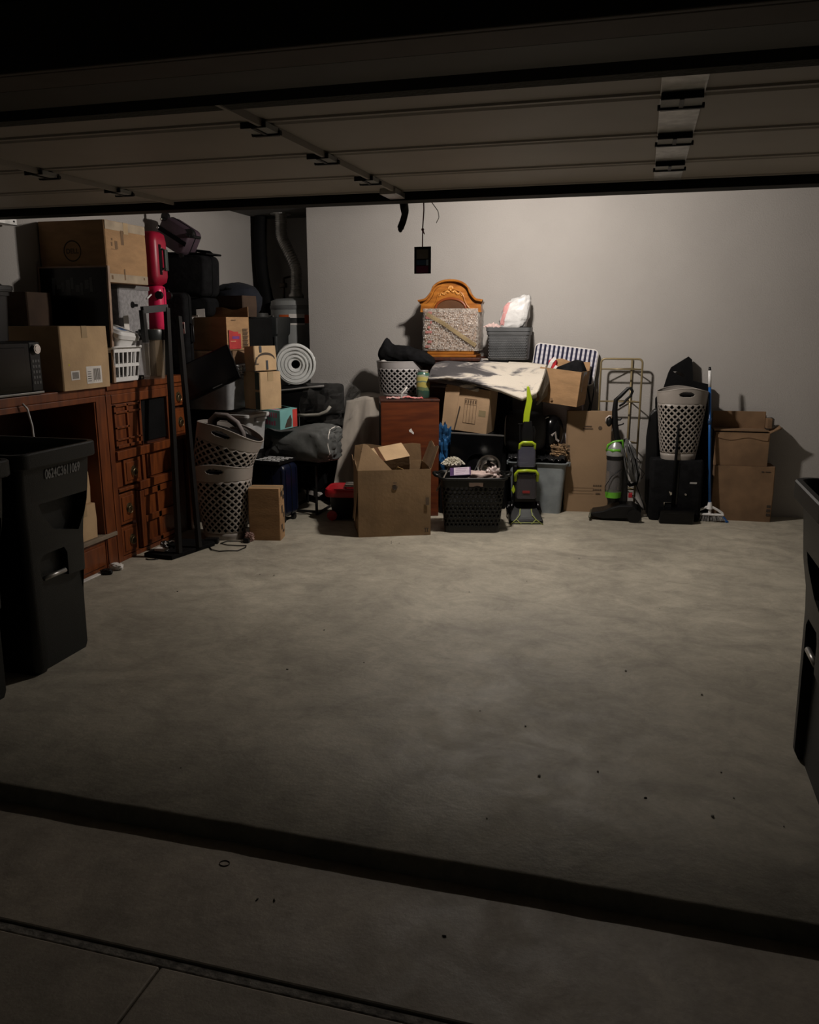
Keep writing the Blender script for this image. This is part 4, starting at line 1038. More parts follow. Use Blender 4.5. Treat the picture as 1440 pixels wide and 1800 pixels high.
b.build('core', mat('core_dark', (.05, .04, .035), .8), t, smooth=True)

rt = [o for o in C.objects if o.name.startswith('bubble_wrap_roll')][0]
for r_ in (.062, .092, .122, .152):
    b = MB(); b.tube([(r_*math.cos(2*PI*k/40), -.002, .172+r_*math.sin(2*PI*k/40)) for k in range(40)], .0045, n=6, closed=True); b.build('layer_edge', mat('layer_grey', (.42, .43, .42), .4), rt, smooth=True)
# ================================================================ MIDDLE OF THE BACK WALL
# mop bucket
t = thing('mop_bucket', 'black mop bucket with red rim and red foot wheel left of the big open carton', 'bucket', (-2.28, 6.32, 0), rz=R(10))
REDP = mat('red_plastic', (.42, .012, .02), .4, var=.06)
b = MB(); b.loft([rrect(.155*k, .13*k, .06, 5, z=z) for z, k in ((.02, .80), (.03, .83), (.22, .98), (.225, 1.0), (.225, .94), (.04, .78))]); b.build('pail', BLK, t, smooth=True, auto=40)
b = MB(); b.loft([rrect(.165+e, .14+e, .065, 6, z=z) for z, e in ((.215, 0), (.20, .012), (.235, .018), (.262, .012), (.268, .0), (.255, -.02), (.225, -.03))], cap=False); b.build('rim', REDP, t, smooth=True, auto=50)
b = MB(); b.box(-.16, -.02, -.10, .10, .245, .262, bev=.006); b.build('wringer_lid', REDP, t)
for sx, sy in ((-.12, -.11), (.12, -.11), (-.12, .11), (.12, .11)):
    b = MB(); m_ = REDP if (sx < 0 and sy < 0) else BLK
    r_ = .042 if (sx < 0 and sy < 0) else .022
    b.cyl((sx, sy-.02, r_), (sx, sy+.01, r_), r_, n=20); b.build('wheel', m_, t, smooth=True, auto=40)
t = thing('steel_dispenser', 'shiny steel ribbed tray lying on the mop bucket', 'tray', (-2.20, 6.30, .268), rz=R(14))
b = MB(); b.box(-.10, .12, -.05, .05, 0, .025, bev=.008)
for y in (-.03, 0, .03): b.cyl((-.09, y, .027), (.11, y, .027), .010, n=10)
b.build('tray', CHROME, t, smooth=True, auto=35)
# draped dust sheet over a mattress end
SH = mat('dust_sheet', (.43, .38, .325), .9, var=.05, vscale=3, bump=.4, bscale=6, sheen=.3)
t = thing('dust_sheet', 'beige dust sheet draped over a bulky thing against the back wall', 'cloth', (-2.18, 7.03, 0))
def sheet(u, v):
    # u across left-right, v from wall top over the edge down to floor
    x = -.32+.53*u
    fold = .028*math.sin(u*17+v*1.5)+.018*math.sin(u*31+2)*v+.03*fbm(u*3, v*3, 1, 1.5)
    if v < .2: k = v/.2; y = .26-.38*k; z = .955+.012*math.sin(u*9)-.05*max(0, (.3-u))*2*k
    else:
        k = (v-.2)/.8; y = -.12-.07*k-fold*(.3+.9*k)-.10*k*(1-u); z = .945*(1-k)+.006
        x += -.13*k*(1-u)+.04*k
    z -= .10*max(0, .35-u)*(1 if v > .12 else v/.12)
    return (x, y, max(z, .004))
b = MB(); b.grid(sheet, 60, 50); b.build('cloth', SH, t, smooth=True, solid=.006)
t = thing('mattress_stack', 'folded pale mattress hidden beneath the beige dust sheet', 'mattress', (-2.20, 7.12, 0))
b = MB(); b.box(-.22, .20, -.16, .15, 0, .93, bev=.04, seg=3); b.build('mattress', mat('mattress_ticking', (.3, .27, .24), .9), t, smooth=True, auto=40)
# wooden night cabinet
t = thing('wooden_cabinet', 'plain reddish wooden cabinet with a scuff behind the big open carton', 'cabinet', (-1.853, 6.65, 0), rz=R(20))
o_cab = t
b = MB(); b.box(-.24, .24, -.17, .17, 0, .962, bev=.004); b.build('carcass', mat('mahogany', (.15, .034, .008), .45, var=0, col2=(.085, .018, .005), vscale=5, stretch=(.8, 1, 6)), t)
b = MB(); b.box(-.245, .245, -.175, .175, .963, .980, bev=.003); b.build('top_board', WOODD, t)
b = MB(); b.box(-.2415, -.2405, -.15, .15, .05, .93); b.build('side_panel', BLKM, t)  # black sheet puts the shade of the unlit left side into colour
b = MB(); b.prism([(-.01, .73), (.01, .745), (.018, .725), (.032, .71), (.03, .695), (.018, .70), (.01, .71), (-.005, .715)], .0012, M=Matrix.Translation((0, -.1718, 0))); b.build('scuff', PAPER, t)
# round light grey basket
h = hamper('light grey round lattice basket on the dust sheet holding a black bag', w=.41, dd=.37, h=.285, m=GREYPL, nb=24, n_=2.0, bot=.86, handle=False, band=.055, base=.012, name='round_basket')
h.location = (-2.005, 6.93, .985)
t = thing('black_bag', 'crumpled black cloth bag slumped on top of the round grey basket', 'bag', (-1.94, 6.90, 1.27))
def bag(u, v):
    a = u*2*PI; e = (v-.5)*PI
    x = math.sin(e); cy_ = math.cos(e)**.6 if math.cos(e) > 0 else 0
    f = 1+.12*fbm(x*3, math.cos(a)*2, math.sin(a)*2, 1.3)
    h_ = .075+.06*math.exp(-((x+.72)/.16)**2)-.012*x
    return (.25*x, .11*math.cos(a)*cy_*f, .055-.055*x*(x > .2)+h_*math.sin(a)*cy_*f+.02*math.exp(-((x+.72)/.2)**2))
blob(bag, 40, 44).build('cloth', BLKF, t, smooth=True)
b = MB(); b.loft([[(-.17, -.115, -.03), (-.09, -.12, -.035)], [(-.16, -.10, -.01), (-.10, -.11, -.02)], [(-.20, -.10, .01), (-.17, -.10, .015)]], close=False, cap=False); b.build('paper_tag', PAPER, t, solid=.003)
# decorated jar
t = thing('decorated_jar', 'tall green and yellow painted jar standing on the wooden cabinet', 'jar', (-1.735, 6.68, .981))
GL = bpy.data.materials.new('jar_glaze'); GL.use_nodes = True
N = GL.node_tree.nodes; L = GL.node_tree.links; bb = N['Principled BSDF']; bb.inputs['Roughness'].default_value = .25
tc = N.new('ShaderNodeTexCoord'); sp = N.new('ShaderNodeSeparateXYZ'); L.new(tc.outputs['Object'], sp.inputs[0])
nz = N.new('ShaderNodeTexNoise'); nz.inputs['Scale'].default_value = 14; nz.inputs['Detail'].default_value = 3; L.new(tc.outputs['Object'], nz.inputs['Vector'])
ma = N.new('ShaderNodeMath'); ma.operation = 'MULTIPLY_ADD'; ma.inputs[1].default_value = .05; L.new(nz.outputs['Fac'], ma.inputs[0]); L.new(sp.outputs['Z'], ma.inputs[2])
mr = N.new('ShaderNodeMapRange'); mr.inputs[1].default_value = .02; mr.inputs[2].default_value = .26; L.new(ma.outputs[0], mr.inputs[0])
cr = N.new('ShaderNodeValToRGB'); L.new(mr.outputs[0], cr.inputs[0]); cr.color_ramp.interpolation = 'CONSTANT'
els = cr.color_ramp.elements; els[0].color = (.03, .07, .05, 1); els[1].position = .28; els[1].color = (.12, .16, .08, 1)
for p_, c_ in ((.38, (.36, .31, .09, 1)), (.56, (.12, .17, .13, 1)), (.61, (.42, .37, .12, 1)), (.74, (.30, .30, .20, 1)), (.80, (.05, .12, .09, 1)), (.9, (.30, .27, .10, 1))):
    e_ = els.new(p_); e_.color = c_
L.new(cr.outputs[0], bb.inputs['Base Color'])
b = MB(); b.lathe([(.048, 0), (.054, .01), (.056, .06), (.058, .17), (.052, .20), (.042, .215)], n=32); b.build('jar_body', GL, t, smooth=True, auto=50)
b = MB(); b.lathe([(.044, .216), (.045, .222), (.04, .228)], n=28); b.build('lid', GALV, t, smooth=True, auto=40)
t = thing('plastic_wrapper', 'red and white plastic wrapper lying across the wooden cabinet top', 'wrapper', (-1.87, 6.56, .981), rz=R(18))
def wr(u, v): return (-.14+.30*u, -.06+.10*v, .003+.016*abs(fbm(u*6, v*3, 0, 1.5))+.012*math.sin(PI*u)*(.5+.5*math.sin(u*14)))
b = MB(); b.grid(wr, 26, 8); b.build('film', mat('wrapper_white', (.62, .50, .47), .4, var=0, col2=(.55, .12, .12), vscale=9), t, smooth=False, solid=.002)
b = MB(); b.tube([(-.02, -.06, .01), (-.015, -.07, .05), (.01, -.07, .075), (.025, -.06, .10)], .006, sq=(.012, .004)); b.build('twist', PAPER, t)

# pediment cabinet wrapped in bubble film
t = thing('tall_cabinet', 'dark cherry tall cabinet base beneath the wrapped oak clock cabinet', 'cabinet', (-1.57, 7.10, 0))
b = MB(); b.box(-.25, .25, -.15, .19, 0, 1.275, bev=.006); b.build('carcass', WOODD, t)
b = MB(); b.box(-.262, .262, -.162, .195, 1.276, 1.305, bev=.006); b.build('top_board', WOODD, t)
t = thing('clock_cabinet', 'honey oak cabinet with arched carved pediment wrapped in bubble film', 'cabinet', (-1.575, 7.08, 1.306), rz=R(2))
b = MB(); b.box(-.225, .225, -.125, .165, 0, .022, bev=.005); b.box(-.205, .205, -.115, .16, .022, .068, bev=.012); b.build('base_moulding', OAK, t)
b = MB(); b.box(-.225, .225, -.115, .16, .069, .40, bev=.004); b.build('case', OAK, t)
def arch(s, dz_, w0=.272, flat=.15):
    pts = []
    n = 40
    for k in range(n+1):
        x = -1+2*k/n; a = abs(x)
        if a > .82: z = .402+.008*(1-a)/.18
        elif a > .58: q = (.82-a)/.24; z = .410+.070*(q**1.5)
        else: z = .482+.086*max(0, 1-(a/.58)**2.1)**.55
        pts.append((x*w0*s, z+dz_+.058))
    return pts
b = MB()
P_ = arch(1, 0)
b.prism([(-.262, .375)]+[(x, z) for x, z in arch(.94, -.022)]+[(.262, .375)], .10, M=Matrix.Translation((0, -.115, 0)))
b.build('pediment', OAK, t)
b = MB()
rings = []
prof = [(-.158, 0), (-.160, .008), (-.150, .016), (-.140, .013), (-.128, .002), (-.118, -.006), (-.118, -.022), (.0, -.022), (.0, .0)]
for (x, z) in P_: 
    c_ = 1+0*x
    rings.append([(x*(1+dz_*1.6), y, z+dz_) for y, dz_ in prof])
b.loft(rings, close=True, cap=True); b.build('crown_moulding', OAK, t, smooth=True, auto=35)
b = MB(); b.tube([(x, -.121, z) for x, z in arch(.74, -.062) if z > .40][2:-2], .007, n=8); b.build('inner_bead', OAK, t, smooth=True)
# carving: shell and scrolls
b = MB()
for k in range(7):
    a = PI*(.18+.64*k/6); b.sphere((.022*math.cos(a), -.121, .556+.024*math.sin(a)), .011, u=10, v=6, sc=(.55, .7, 1.3))
b.sphere((0, -.123, .556), .011)
for s_ in (-1, 1):
    for k in range(9):
        a = k/8; x = s_*(.02+.075*a); z = .540-.018*a+.010*math.sin(a*9)
        b.sphere((x, -.120, z), .0105-.004*a, u=10, v=6, sc=(1.3, .8, .8))
    for k in range(7):
        a = k*.9; b.sphere((s_*(.098+.011*math.cos(a)), -.120, .518+.011*math.sin(a)), .0055, u=8, v=6)
b.build('carving', mat('oak_carving', (.60, .27, .06), .35, coat=.3), t, smooth=True)
b = MB()
n = 24
o_ = [(.13*math.cos(PI*k/n), -.117, .40+.085*math.sin(PI*k/n)) for k in range(n+1)]
b.tube(o_, .011, n=8); b.build('arch_bead', mat('red_oak', (.22, .05, .012), .35), t, smooth=True)
b = MB(); b.prism([(x, z) for x, _, z in o_], .002, M=Matrix.Translation((0, -.117, 0))); b.build('arch_panel', mat('panel_dark', (.10, .04, .015), .4), t)
BUB = mat('bubble_film', (.52, .48, .43), .14, alpha=.55, var=.2, vscale=30, bump=1, bscale=90, spec=.9)
b = MB()
def bw(u, v):
    pts = rrect(.243, .148, .03, 8); a = pts[int(round(u*len(pts))) % len(pts)]
    k = 1+.022*fbm(u*12, v*6, 2, 1.4)+.01*math.sin(v*22+u*9)
    return (a[0]*k, a[1]*k+.02, .055+.35*v)
n_ = len(rrect(.2, .1, .03, 8))
b.grid(bw, n_, 22, closeu=True); b.build('bubble_film', BUB, t, smooth=True)
# bubbles as raised rows on the front and right side
b = MB(); rnd = random.Random(11)
for i in range(30):
    for j in range(22):
        if rnd.random() < .55: continue
        x = -.225+.0155*i+(.007 if j % 2 else 0); z = .075+.0145*j
        b.sphere((x, -.140-.004*rnd.random(), z), .0062, u=6, v=4, sc=(1, .6, 1))
b.build('bubbles', mat('bubble_shine', (.62, .58, .54), .1, alpha=.5, spec=.9), t, smooth=True)
b = MB(); b.tube([(-.20, -.146, .36), (-.05, -.150, .28), (.10, -.150, .18), (.225, -.146, .10)], .01, sq=(.034, .002)); b.build('tape', mat('film_tape', (.38, .29, .16), .2, alpha=.6), t)
b = MB()
for k in range(8):
    z = .08+.04*k; b.box(-.21+.02*(k % 3), -.17+.015*(k % 2), -.1455, -.1445, z, z+.02)
b.build('film_print', mat('film_pink', (.50, .2, .18), .4, alpha=.6), t)

# grey woven basket + carrier bag
t = thing('storage_crate', 'dark crate hidden behind the rug under the woven basket', 'crate', (-1.18, 7.12, 0)); b = MB(); b.box(-.11, .11, -.14, .16, 0, 1.285, bev=.006); b.build('body', BLKM, t)
WK = mat('woven_grey', (.075, .077, .08), .5, var=.1)
t = thing('woven_basket', 'dark grey woven plastic basket holding a white carrier bag', 'basket', (-1.085, 7.10, 1.29), rz=R(3))
b = MB(); rg = []
for z, k in ((0, .93), (.01, .95), (.20, .99), (.205, 1.03), (.25, 1.05), (.262, 1.05), (.262, .99), (.02, .92)): rg.append(rrect(.175*k, .13*k, .03, 5, z=z))
b.loft(rg); b.build('tub', WK, t, smooth=True, auto=30)
b = MB()
for j in range(14):
    for i in range(22):
        x = -.158+.0148*i+(.0074 if j % 2 else 0); z = .02+.0135*j
        if abs(x) < .16:
            for dx, sg in ((0, 1),):
                vs = b.box(x-.0055, x+.0055, -.1315-.0035*z, -.125, z-.0035, z+.0035)
b.build('weave', mat('woven_raise', (.10, .103, .107), .45), t)
b = MB(); b.loft([rrect(.187, .14, .03, 5, z=z) for z in (.235, .24)]+[rrect(.187, .14, .03, 5, z=.265)], cap=False); b.build('rim', WK, t, smooth=True, auto=30)
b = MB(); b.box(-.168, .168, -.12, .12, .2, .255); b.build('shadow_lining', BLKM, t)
t = thing('carrier_bag', 'white plastic carrier bag with pale red print standing in the woven basket', 'bag', (-1.045, 7.09, 1.545), rz=R(0))
def cb(u, v):
    a = u*2*PI; e = (v-.5)*PI
    def sp(q, p): return math.copysign(abs(q)**p, q)
    x = sp(math.cos(a), .6)*abs(math.cos(e))**.4; y = sp(math.sin(a), .6)*abs(math.cos(e))**.4; z = sp(math.sin(e), .55)
    f = 1+.10*fbm(x*2+7, y*2, z*2, 1.2)+.05*fbm(x*5, y*5, z*5+3, 1.5)
    top = (z+1)/2
    return (.125*x*f*(1-.12*top)+.055*top-.02, .085*y*f, .125+.13*z*f+.035*top*x)
blob(cb, 44, 34).build('bag', mat('carrier_film', (.66, .65, .64), .35, var=.03, alpha=.93, bump=.8, bscale=14), t, smooth=True)
b = MB(); 
def cb2(u, v):
    uu = .60+.09*u; vv = .30+.5*v; x, y, z = cb(uu, vv); return (x*1.012, y*1.03-.001, z)
b.grid(cb2, 6, 14); b.build('print', mat('print_rose', (.60, .30, .29), .5), t, smooth=True)
t = thing('torn_wrapper', 'torn pink and white film hanging over the left corner of the woven basket', 'wrapper', (-1.235, 7.0, 1.545))
b = MB(); b.grid(lambda u, v: (-.055+.14*u, -.03+.05*v, .012+.035*math.sin(u*3)*v+.015*fbm(u*6, v*5, 3, 1.4)), 14, 6); b.build('film', mat('wrapper_rose', (.55, .40, .37), .4), t, solid=.002)

# folded rug -----------------------------------------------------------------------
RG = bpy.data.materials.new('rug_pile'); RG.use_nodes = True
N = RG.node_tree.nodes; L = RG.node_tree.links; bb = N['Principled BSDF']; bb.inputs['Roughness'].default_value = .95
tc = N.new('ShaderNodeTexCoord'); mp = N.new('ShaderNodeMapping'); L.new(tc.outputs['Object'], mp.inputs['Vector'])
mp.inputs['Rotation'].default_value = (0, .35, 0); mp.inputs['Scale'].default_value = (1.6, 3.2, 6.5)
nz = N.new('ShaderNodeTexNoise'); nz.inputs['Scale'].default_value = 1.5; nz.inputs['Detail'].default_value = 9; nz.inputs['Roughness'].default_value = .62; nz.inputs['Distortion'].default_value = .7
L.new(mp.outputs[0], nz.inputs['Vector'])
sp = N.new('ShaderNodeSeparateXYZ'); L.new(tc.outputs['Object'], sp.inputs[0])
gx = N.new('ShaderNodeMapRange'); gx.inputs[1].default_value = -.30; gx.inputs[2].default_value = .22; gx.inputs[3].default_value = -.085; gx.inputs[4].default_value = .10; L.new(sp.outputs['X'], gx.inputs[0])
ad = N.new('ShaderNodeMath'); ad.operation = 'ADD'; L.new(nz.outputs['Fac'], ad.inputs[0]); L.new(gx.outputs[0], ad.inputs[1])
cr = N.new('ShaderNodeValToRGB'); L.new(ad.outputs[0], cr.inputs[0])
els = cr.color_ramp.elements; els[0].position = .42; els[0].color = (.07, .065, .068, 1); els[1].position = .535; els[1].color = (.60, .54, .46, 1)
e_ = els.new(.465); e_.color = (.20, .185, .18, 1); e_ = els.new(.50); e_.color = (.50, .45, .39, 1)
L.new(cr.outputs[0], bb.inputs['Base Color'])
n2 = N.new('ShaderNodeTexNoise'); n2.inputs['Scale'].default_value = 160; L.new(tc.outputs['Object'], n2.inputs['Vector'])
bp = N.new('ShaderNodeBump'); bp.inputs['Strength'].default_value = .5; bp.inputs['Distance'].default_value = .01; L.new(n2.outputs['Fac'], bp.inputs['Height']); L.new(bp.outputs[0], bb.inputs['Normal'])
RGB_ = mat('rug_backing', (.16, .14, .11), .9, var=.1, bump=.3, bscale=90)
w0 = Vector((-1.15, 6.85, 1.15))
t = thing('area_rug', 'thick cream and grey patterned rug folded over the moving carton', 'rug', w0)
backL = [at(x, y, Y=7.02) for x, y in ((770, 632), (790, 627), (830, 628), (890, 633), (930, 637), (961, 641))]
midL = [at(x, y, Y=6.80) for x, y in ((757, 652), (785, 648), (830, 652), (885, 657), (925, 663), (958, 658))]
frL = [at(x, y, Y=6.60) for x, y in ((753, 664), (785, 662), (832, 671), (880, 684), (918, 700), (944, 690))]
frB = [p+Vector((0, .012, -.025)) for p in frL]
undL = [at(x, y, Y=6.82) for x, y in ((757, 668), (785, 672), (832, 680), (880, 690), (918, 703), (944, 700))]
def lerp_row(row, u):
    k = u*(len(row)-1); i = min(int(k), len(row)-2); f = k-i
    f = f*f*(3-2*f)*.5+f*.5
    return row[i].lerp(row[i+1], f)
rows = [backL, midL, frL, frB, undL]
vsn = [0, .42, .80, .86, 1]
def rugf(u, v):
    for i in range(4):
        if v <= vsn[i+1]+1e-9:
            f = (v-vsn[i])/(vsn[i+1]-vsn[i]); p = lerp_row(rows[i], u).lerp(lerp_row(rows[i+1], u), f); break
    wv = .012*math.sin(u*11+v*5)*math.sin(v*PI)*(1-u*.6)
    return p-w0+Vector((0, 0, wv))
b = MB(); b.grid(rugf, 60, 40); b.build('top_layer', RG, t, smooth=True, solid=.016, off=-1)
b = MB()
flap = [[at(x, y, Y=yy)-w0 for x, y, yy in r_] for r_ in (((961, 641, 7.02), (958, 656, 6.80), (946, 688, 6.62)), ((966, 655, 7.04), (964, 672, 6.86), (950, 700, 6.70)), ((963, 690, 7.04), (961, 695, 6.9), (944, 712, 6.76)))]
b.loft(flap, close=False, cap=False); b.build('hanging_corner', RGB_, t, solid=.012)
b = MB()
pts = [at(x, y, Y=yy)-w0 for x, y, yy in ((759, 664, 6.68), (780, 667, 6.66), (806, 672, 6.66), (832, 682, 6.68), (852, 690, 6.72))]
b.tube(pts, [.030, .034, .032, .026, .018], n=12); b.build('lower_fold', RG, t, smooth=True)
b = MB(); pts = [at(x, y, Y=yy)-w0 for x, y, yy in ((758, 678, 6.70), (790, 679, 6.70), (820, 684, 6.72), (850, 692, 6.74))]
b.tube(pts, [.012, .014, .012, .008], n=8); b.build('edge_fold', RG, t, smooth=True)

# moving carton with checklist print
t = carton('tan moving carton with printed checklist lines under the folded rug', (-1.36, 6.81, .71), 0, .36, .24, .36, m=mat('cardboard_tan', (.42, .28, .165), .85, var=.08, vscale=5, bump=.12, bscale=50), rot=(0, R(5), R(-6)), tape=False)
b = MB(); b.prism([(-.205, .02), (-.10, .0), (-.075, .33), (-.085, .37), (-.17, .385), (-.20, .36)], .005, M=Matrix.Translation((0, -.140, 0))); b.build('flap', MATS['cardboard_tan'], t)
b = MB(); b.prism([(-.097, .0), (-.088, .0), (-.055, .20), (-.064, .21)], .002, M=Matrix.Translation((0, -.1425, 0))); b.build('hand_slot', INK, t)
q = MB(); PR = mat('print_brown', (.13, .08, .045), .8)
for k in range(5): q.box(-.03+.026*k, -.027+.026*k, -.1235, -.1229, .07, .27)
for z in (.27, .225, .07): q.box(-.03, .074, -.1235, -.1229, z, z+.003)
for k in range(5): q.box(-.025+.021*k, -.012+.021*k, -.1235, -.1229, .235, .262)
q.build('checklist_print', PR, t)
q = MB(); q.box(.10, .16, -.1235, -.1229, .14, .19); q.build('stamp', mat('stamp_olive', (.22, .17, .09), .8), t)
t = thing('storage_crate', 'dark crate supporting the tan moving carton', 'crate', (-1.33, 6.81, 0), rz=R(0)); b = MB(); b.box(-.17, .17, -.11, .11, 0, .69, bev=.006); b.build('body', BLKM, t)
t = thing('flat_screen', 'flat black glossy panel standing behind the black basket', 'screen', (-1.285, 6.60, 0), rot=(R(-3), R(3), R(13)))
b = MB(); b.box(-.22, .215, -.012, .012, .01, .70, bev=.004); b.build('panel', BLKG, t)
b = MB(); b.box(-.222, .217, -.014, .014, .69, .703, bev=.002); b.build('edge_strip', mat('edge_grey', (.08, .075, .07), .4), t)
t = thing('blue_bag', 'crumpled blue plastic bag squeezed between the wooden cabinet and black panel', 'bag', (-1.54, 6.70, .40))
soft(0, 0, .15, .06, .05, .19, .5, 8, 2).build('film', mat('blue_film', (.02, .09, .22), .3, var=.5, vscale=12), t, smooth=False)
t = thing('storage_crate', 'small dark crate under the blue bag', 'crate', (-1.545, 6.71, 0)); b = MB(); b.box(-.04, .04, -.03, .03, 0, .40); b.build('body', BLKM, t)

# big open carton ----------------------------------------------------------------
t = carton('large open cardboard box in front with flaps up and small round print', (-1.815, 6.01, 0), R(24), .555, .42, .515, m=mat('cardboard_dark', (.24, .15, .075), .87, var=.1, vscale=4, bump=.15, bscale=40), opened=True,
           flaps={'left': (8, .05), 'right': (20, .17), 'back': (-6, .13)}, warp=.012)
b = MB(); b.grid(lambda u, v: Vector((-.277, -.205, .513)).lerp(Vector((-.02, -.205, .513)), u)*(1-v)+Vector((-.225, -.10, .70)).lerp(Vector((-.19, -.10, .69)), u)*v, 6, 5); b.build('flap', MATS['cardboard_dark'], t, solid=.004)
BX = t
q = MB(); q.tube([(-.0+.018*math.cos(k*PI/10), -.2255, .385+.018*math.sin(k*PI/10)) for k in range(20)], .002, n=4, closed=True); q.cyl((0, -.2262, .385), (0, -.2250, .385), .013, n=18); q.box(-.014, .014, -.2262, -.2252, .415, .420); q.build('round_print', INK, t)
q = MB(); q.box(.225, .262, -.222, -.2212, .055, .060); q.box(.232, .238, -.222, -.2212, .03, .055); q.box(.247, .253, -.222, -.2212, .03, .055); q.box(.225, .262, -.222, -.2212, .027, .030); q.build('corner_print', INK, t)
q = MB(); q.box(.235, .262, -.2255, -.2247, .24, .30); q.build('side_print', mat('print_deep_brown', (.12, .08, .05), .8), t)  # dark brown patch near the right end of the front
b = MB(); b.grid(lambda u, v: (-.277-.03*v, -.20+.16*u, .40-.30*v*.9+.02*math.sin(u*5)), 5, 4); b.build('torn_flap', MATS['cardboard_dark'], t, solid=.004)
b = MB(); b.box(-.26, .26, -.19, .19, .01, .36, bev=.02); b.build('packing_fill', mat('fill_dark', (.04, .03, .025), .9), t)
def inbox(label, name, cat, x, y, z, rot):
    M = Matrix.Rotation(R(24), 4, 'Z') @ Matrix.Translation((x, y, z)); p = M @ Vector((0, 0, 0)); return thing(name, label, cat, Vector((-1.815, 6.01, 0))+p, rot=rot)
t = carton('small pale carton tilted inside the large open box', Vector((-1.815, 6.01, 0))+Matrix.Rotation(R(24), 3, 'Z') @ Vector((-.03, .12, .465)), 0, .34, .20, .15, m=CARD2, rot=(R(24), R(-8), R(34)), tape=False)
b = MB(); b.box(-.06, -.03, -.10, .10, .1505, .152); b.build('tape', mat('tape_brown', (.10, .045, .02), .3), t)
t = inbox('dark strap with metal ends lying over the edge of the small tilted carton', 'strap', 'strap', -.16, -.02, .38, (0, 0, R(24)))
b = MB(); b.tube([(-.05, .12, .25), (-.035, .05, .20), (-.01, .0, .165), (.02, -.06, .08), (.06, -.10, .02)], .01, sq=(.022, .004)); b.build('webbing', mat('strap_dark', (.03, .012, .01), .5), t)
b = MB(); b.sphere((-.05, .12, .253), .010); b.sphere((-.01, .0, .17), .010); b.build('rivet', CHROME, t, smooth=True)
t = inbox('black coiled headset cable inside the right of the large open box', 'cable', 'cable', .10, .03, .372, (0, 0, R(24)))
b = MB(); b.tube([(.07*math.cos(k*.6), .05*math.sin(k*.6), .012+.03*abs(math.sin(k*.4))) for k in range(14)], .009, n=8); b.box(-.03, .02, .05, .09, .0, .10, bev=.008); b.build('cable', BLK, t, smooth=True, auto=40)
t = inbox('small yellow paper piece at the front rim inside the large open box', 'paper_scrap', 'paper', .02, -.165, .44, (R(20), R(15), R(24)))
b = MB(); b.prism([(-.05, 0), (.05, .01), (.03, .09), (-.02, .10)], .003); b.build('sheet', mat('paper_yellow', (.55, .36, .14), .8), t)

# black perforated basket ---------------------------------------------------------
t = thing('black_basket', 'black perforated laundry basket full of oddments in front of the pile', 'laundry basket', (-1.215, 6.215, 0), rz=R(15))
BB = t
Hb = .43; BWm = mat('basket_black', (.006, .0065, .006), .42, var=.15, spec=.35)
def bbp(a_, z, e=0):
    k = .86+.14*z/Hb; pts = rrect(.245*k+e, .165*k+e, .05, 6)
    L_ = [0]; 
    for i in range(len(pts)): L_.append(L_[-1]+math.dist(pts[i][:2], pts[(i+1) % len(pts)][:2]))
    s = (a_ % 1)*L_[-1]
    for i in range(len(pts)):
        if s <= L_[i+1]+1e-9:
            f = (s-L_[i])/max(1e-9, L_[i+1]-L_[i]); p, q_ = pts[i], pts[(i+1) % len(pts)]
            return Vector((p[0]+(q_[0]-p[0])*f, p[1]+(q_[1]-p[1])*f, z))
b = MB()
NU, NV = 168, 44
def sk(u, v):
    z = v*Hb
    if z < .055 or z > .37:
        # front grip slot
        p = bbp(u, z); return z > .372 and z < .40 and p.y < 0 and abs(p.x-.02) < .055
    i = u*42; j = (z-.055)/.0315; ro = int(j); ii = i+(.5 if ro % 2 else 0)
    fx = abs((ii % 1)-.5); fz = abs((j % 1)-.5)
    return (fx/.27)**2+(fz/.36)**2 < 1
b.grid(lambda u, v: bbp(u, v*Hb), NU, NV, closeu=True, skip=sk)
b.poly([bbp(k/40, .004) for k in range(40)])
b.build('perforated_wall', BWm, t, smooth=True, solid=.004)
b = MB(); b.tube([bbp(k/80, Hb+.0, .012) for k in range(80)], .011, n=8, closed=True); b.build('rim', BWm, t, smooth=True)
for s_ in (-1, 1):
    b = MB(); b.tube([(s_*.25, -.06, Hb), (s_*.29, -.055, Hb+.012), (s_*.30, 0, Hb+.018), (s_*.29, .055, Hb+.012), (s_*.25, .06, Hb)], .014, n=8); b.build('handle', BWm, t, smooth=True)
b = MB(); b.box(-.19, .19, -.12, .12, .01, .38, bev=.02); b.build('inner_clutter', mat('clutter_dark', (.03, .028, .028), .7, var=.5, vscale=18, bump=.8, bscale=20), t)
def inb(name, label, cat, x, y, z, rot=(0, 0, 0)):
    p = Matrix.Rotation(R(15), 3, 'Z') @ Vector((x, y, 0)); return thing(name, label, cat, (BB.location.x+p.x, BB.location.y+p.y, z), rot=(rot[0], rot[1], rot[2]+R(15)))
t = inb('product_box', 'small purple and lilac box tilted at the left in the black basket', 'box', -.085, -.05, .41, (R(28), R(-4), R(-4)))
b = MB(); b.box(-.085, .075, -.05, .05, 0, .075, bev=.002); b.build('box_body', mat('box_purple', (.055, .02, .09), .45), t)
b = MB(); b.box(-.055, .065, -.045, .048, .0752, .0758); b.box(-.05,.06,-.0508,-.0502,.005,.03); b.build('panel', mat('box_lilac', (.52, .43, .50), .5), t)
b = MB()
for k in range(4): b.box(-.04, .05-.01*k, .03-.022*k, .034-.022*k, .0759, .0763)
b.build('print', mat('print_mauve', (.25, .15, .25), .6), t)
t = inb('feather_duster', 'fluffy white fringed duster with a thin stick, left in the black basket', 'duster', -.15, .03, .40)
b = MB(); rnd = random.Random(5)
